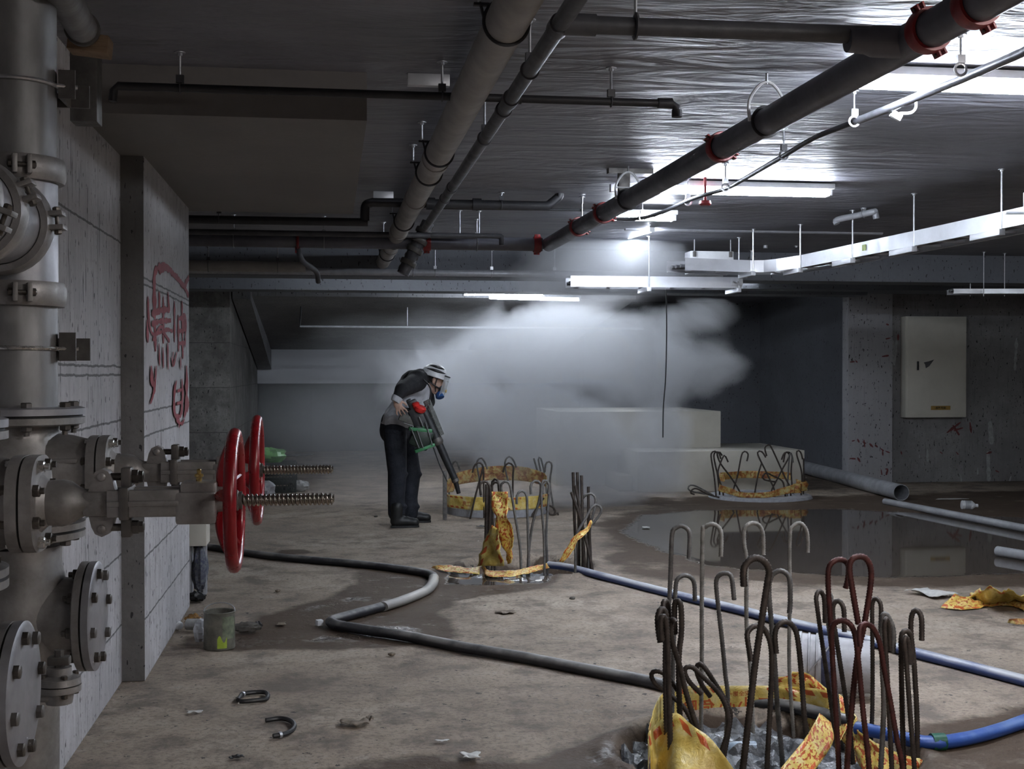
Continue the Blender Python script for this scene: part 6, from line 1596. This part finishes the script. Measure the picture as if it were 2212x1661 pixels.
# black straps on the floor
def strap(pts, label, r=.0085):
    P = smooth_path([atZ(a_, b_, .014) for a_, b_ in pts], 6); T = thing('rubber_strap', label, 'strap', (P[0].x, P[0].y, 0))
    MB().tube(P, r * 1.2, 8, sx=1.0).build('band', MATS['black_paint'], T)
    q = P[len(P) // 8]; d = (P[len(P) // 8 + 1] - q).normalized()
    MB().lathe([(-.006, .014), (.006, .014)], q, d, 10).build('metal_clip', M_zinc, T)
strap([(514, 1512), (524, 1500), (545, 1496), (568, 1495), (578, 1499), (576, 1509), (560, 1512), (530, 1515), (518, 1515)], 'black rubber strap closed into a flat loop on the floor')
strap([(590, 1590), (612, 1586), (630, 1578), (636, 1566), (626, 1556), (605, 1552), (574, 1556)], 'black rubber strap curled open with metal clips on the floor')
# small scraps on the floor
def scrap(px, py, w_, d_, h_, m, label, name='paper_scrap', cat='scrap', rot=0.0, seed=0):
    c = fl(px, py); Rz = Matrix.Rotation(rot, 3, 'Z')
    def fn(u, v_):
        q = Rz @ V(((u - .5) * w_ * (1 + .2 * math.sin(v_ * 5 + seed)), (v_ - .5) * d_, 0)); return (c.x + q.x, c.y + q.y, .006 + h_ * (.5 + .5 * noise.noise(V((u * 3, v_ * 2, seed)))))
    o = MB().grid(fn, 10, 8).build(name, m, smooth=30); md = o.modifiers.new('t', 'SOLIDIFY'); md.thickness = .002; md.offset = 1
    return tag(o, label, cat)
M_paper = mat('white_paper', (.62, .61, .58), .6, var=.1, scale=20)
M_leaf = mat('brown_scrap', (.24, .19, .14), .7, var=.25, scale=20)
scrap(2012, 1288, .20, .26, .05, M_paper, 'crumpled white paper left of the big tape heap', rot=.4, seed=2)
scrap(1017, 1640, .07, .07, .02, M_paper, 'small white paper scrap near the bottom edge', seed=3)
scrap(1094, 1325, .11, .09, .012, M_leaf, 'pale flat scrap on the floor in the middle', seed=4, rot=.3)
scrap(765, 1570, .11, .08, .03, M_leaf, 'curled brown leaf scrap right of the open strap', 'leaf_scrap', seed=5, rot=-.4)
scrap(798, 1562, .03, .05, .03, M_leaf, 'tiny upright flake by the curled leaf scrap', 'leaf_scrap', seed=6)
scrap(512, 1642, .05, .03, .02, MATS['black_paint'], 'small black chip at the bottom left of the floor', 'chip', seed=7)
scrap(608, 1349, .05, .08, .004, M_leaf, 'pale flake floating in the puddle', seed=8)
c = fl(690, 1352); tag(MB().box((c.x, c.y, .02), (.038, .04, .034), Matrix.Rotation(.4, 3, 'Z'), .005).build('white_block', M_white), 'small white plastic block in the puddle by the hose bend', 'block')
scrap(420, 1542, .06, .03, .012, M_paper, 'white splinter on the floor at the left', 'splinter', seed=9)
scrap(955, 1605, .05, .02, .008, M_paper, 'thin white splinter near the bottom centre', 'splinter', seed=10)
scrap(445, 1330, .05, .04, .01, M_leaf, 'pale chip above the tin can', 'chip', seed=11)
scrap(1395, 1140, .06, .1, .004, M_paper, 'white flake on the wet floor left of the big puddle', seed=12)
scrap(2055, 1079, .35, .1, .004, M_paper, 'white streak of paper on the dark floor by the thick pipe', seed=13)
scrap(1040, 1141, .09, .06, .03, MATS['black_paint'], 'black chip at the foot of the middle pile', 'chip', seed=14)
for i, (px, py, lab) in enumerate(((812, 1118, 'small dark stone behind the worker\'s heel'), (846, 1418, 'dark pebble below the hose bend'), (1240, 1187, 'bright pebble right of the rebar bundle'), (420, 1140, 'dark pebble under the valves'), (1236, 1296, 'dark pebble on the floor below the long blue hose'), (600, 1280, 'dark pebble left of the wet patch'))):
    crumple(px, py, .02, .018, .010, M_leaf if i % 2 else M_rag, 'pebble', lab, 'stone', 30 + i, sub=(8, 6))
# small bottle standing on the right
c = fl(2090, 1100)
T = thing('small_bottle', 'small white labelled bottle lying on the dark floor at the right', 'bottle', c)
ax = V((1, -.2, -.05)).normalized(); c0 = c + V((-.07, 0, .05))
MB().lathe([(0, .045), (.004, .05), (.11, .05), (.135, .03), (.15, .018)], c0, ax, 20).build('body', M_white, T)
MB().lathe([(.03, .051), (.09, .051)], c0, ax, 20, False, False).build('label', M_lgrey, T)
MB().lathe([(.15, .02), (.175, .02)], c0, ax, 14).build('cap', M_white, T)
# white bucket lying behind the nearest ring with a stick
c0 = fl(1722, 1460); c1 = fl(1880, 1500); rb = .143
ax = (V((1, -.42, 0))).normalized(); p0 = V((atZ(1735, 1440, rb).x, atZ(1735, 1440, rb).y + .05, rb + .005))
T = thing('plastic_bucket', 'white ribbed plastic bucket lying on its side behind the nearest ring', 'bucket', (p0.x + .15, p0.y, 0))
M_buck = mat('scuffed_white_plastic', (.46, .46, .48), .45, var=.14, scale=12)
Lb = .33
MB().lathe([(0, rb * .88), (0, rb + .004), (.012, rb + .004), (.014, rb - .004), (.04, rb - .006), (.042, rb), (.05, rb), (.052, rb - .008), (.075, rb - .009), (.077, rb - .001), (.085, rb - .001), (.087, rb - .01), (Lb * .6, rb - .016), (Lb, rb - .026), (Lb, 0)], p0, ax, 40, False, False).build('body', M_buck, T)
MB().lathe([(.10, rb - .0095), (.155, rb - .0125)], p0, ax, 40, False, False).build('label_band', mat('navy_print', (.06, .07, .15), .5, var=.3, scale=40), T)
MB().tube([p0 + ax * .05 + V((-.0, 0, 0)) + (V((0, 0, 1)) * math.sin(t) + ax.cross(V((0, 0, 1))) * math.cos(t)) * (rb + .006) + ax * (.12 * abs(math.sin(t))) for t in [PI * k / 12 for k in range(13)]], .003, 6).build('wire_handle', M_zinc, T)
a = atY(1748, 1462, p0.y - rb * .8); b = atY(1842, 1398, p0.y - .02)
tag(MB().box((a + b) / 2, ((b - a).length, .018, .022), Matrix(((b - a).normalized(), V((0, 1, 0)), (b - a).normalized().cross(V((0, 1, 0))))).transposed(), .003).build('wooden_stick', mat('pale_stick', (.42, .40, .37), .7)), 'pale wooden stick leaning across the white bucket', 'stick')
# thin wire hanging in the smoke
a = atY(1438, 812, 13.0); b = atY(1432, 945, 13.0)
w0 = V((a.x, 13.0, 2.46)); tag(MB().tube(smooth_path([w0, V((a.x + .01, 13.0, 2.0)), a, atY(1433, 880, 13.0), b], 5), .007, 6).build('hanging_wire', M_bpipe), 'thin dark wire hanging down into the smoke from the beam', 'wire')
# ------------------------------------------------------------------ smoke (a real volume behind the worker)
def smoke(name, lo, hi, blobs, dens, label, nscale=.9, thr=.36, col=(.93, .95, .98), wisp=1.0, crisp=3.2):
    b = MB().boxb(lo, hi); s = NT(name + '_volume'); s.n.remove(s.b)
    pv = s.add('ShaderNodeVolumePrincipled'); pv.inputs['Color'].default_value = (*col, 1); pv.inputs['Anisotropy'].default_value = 0.0
    s.lk(pv.outputs[0], s.out.inputs['Volume'])
    g = s.add('ShaderNodeNewGeometry'); P = g.outputs['Position']
    nz = s.add('ShaderNodeTexNoise'); nz.inputs['Scale'].default_value = nscale; nz.inputs['Detail'].default_value = 4.5; nz.inputs['Roughness'].default_value = .58; nz.inputs['Distortion'].default_value = .5
    s.lk(P, nz.inputs['Vector']); N = nz.outputs['Fac']
    tot = None
    for c, r, k in blobs:
        q = s.add('ShaderNodeVectorMath'); q.operation = 'SUBTRACT'; s.lk(P, q.inputs[0]); q.inputs[1].default_value = tuple(c)
        d = s.add('ShaderNodeVectorMath'); d.operation = 'DIVIDE'; s.lk(q.outputs[0], d.inputs[0]); d.inputs[1].default_value = r
        l = s.add('ShaderNodeVectorMath'); l.operation = 'LENGTH'; s.lk(d.outputs[0], l.inputs[0])
        e = s.math('MULTIPLY', s.math('SUBTRACT', 1.0, l.outputs['Value'], clamp=True), k)
        tot = e if tot is None else s.math('MAXIMUM', tot, e)
    # billows: the noise eats into the soft edge of each puff
    t = s.math('ADD', s.math('MULTIPLY', tot, 1.25), s.math('MULTIPLY', s.math('SUBTRACT', N, .5), 1.9 * wisp))
    t = s.math('SUBTRACT', t, thr, clamp=True)
    inside = s.math('GREATER_THAN', tot, .001)
    t = s.math('MULTIPLY', t, crisp, clamp=True)
    s.lk(s.math('MULTIPLY', s.math('MULTIPLY', t, dens), inside), pv.inputs['Density'])
    o = b.build(name, s.m, smooth=0); o['kind'] = 'stuff'; return tag(o, label, 'smoke')
def sp(px, py, Y): return atY(px, py, Y)
B = [
 (sp(1150, 930, 14.3), (1.9, 1.1, .95), 1.15), (sp(1180, 760, 14.4), (1.9, 1.1, .75), 1.0), (sp(1380, 780, 14.0), (1.25, .9, .85), 1.15),
 (sp(1520, 790, 13.8), (.62, .6, .55), 1.0), (sp(1470, 690, 14.0), (.85, .7, .5), .85), (sp(1340, 610, 13.6), (1.0, .7, .42), .8), (sp(1290, 1000, 14.0), (1.1, .9, .6), 1.1),
 (sp(980, 860, 15.0), (1.5, 1.2, .9), .8), (sp(1430, 1040, 14.6), (.6, .5, .3), .75), (sp(1240, 1070, 13.7), (1.2, .5, .25), .7),
 (sp(1420, 930, 14.3), (.7, .7, .6), .85),
]
smoke('smoke', (-.2, 13.0, .01), (5.6, 15.2, 2.36), B, 1.7, 'dense rolling white smoke filling the middle of the hall behind the worker')
B2 = [(sp(1300, 560, 11.6), (1.1, .7, .42), 1.1), (sp(1250, 610, 11.9), (1.2, .6, .4), 1.05)]
smoke('smoke_wisp', (.8, 11.0, 1.9), (4.4, 12.45, 2.72), B2, 1.5, 'thin smoke drifting up round the cable tray', wisp=.7)

B3 = [(sp(790, 940, 14.1), (1.5, 1.1, 1.25), .8), (sp(1000, 770, 14.3), (2.5, 1.1, .62), .8), (sp(1050, 1060, 13.6), (2.6, .7, .45), .7)]
smoke('smoke_haze', (-1.25, 13.05, .012), (3.6, 15.15, 2.34), B3, .42, 'thin haze spreading left of the dense smoke, behind the worker', nscale=.7, thr=.1, wisp=.6, crisp=1.3)
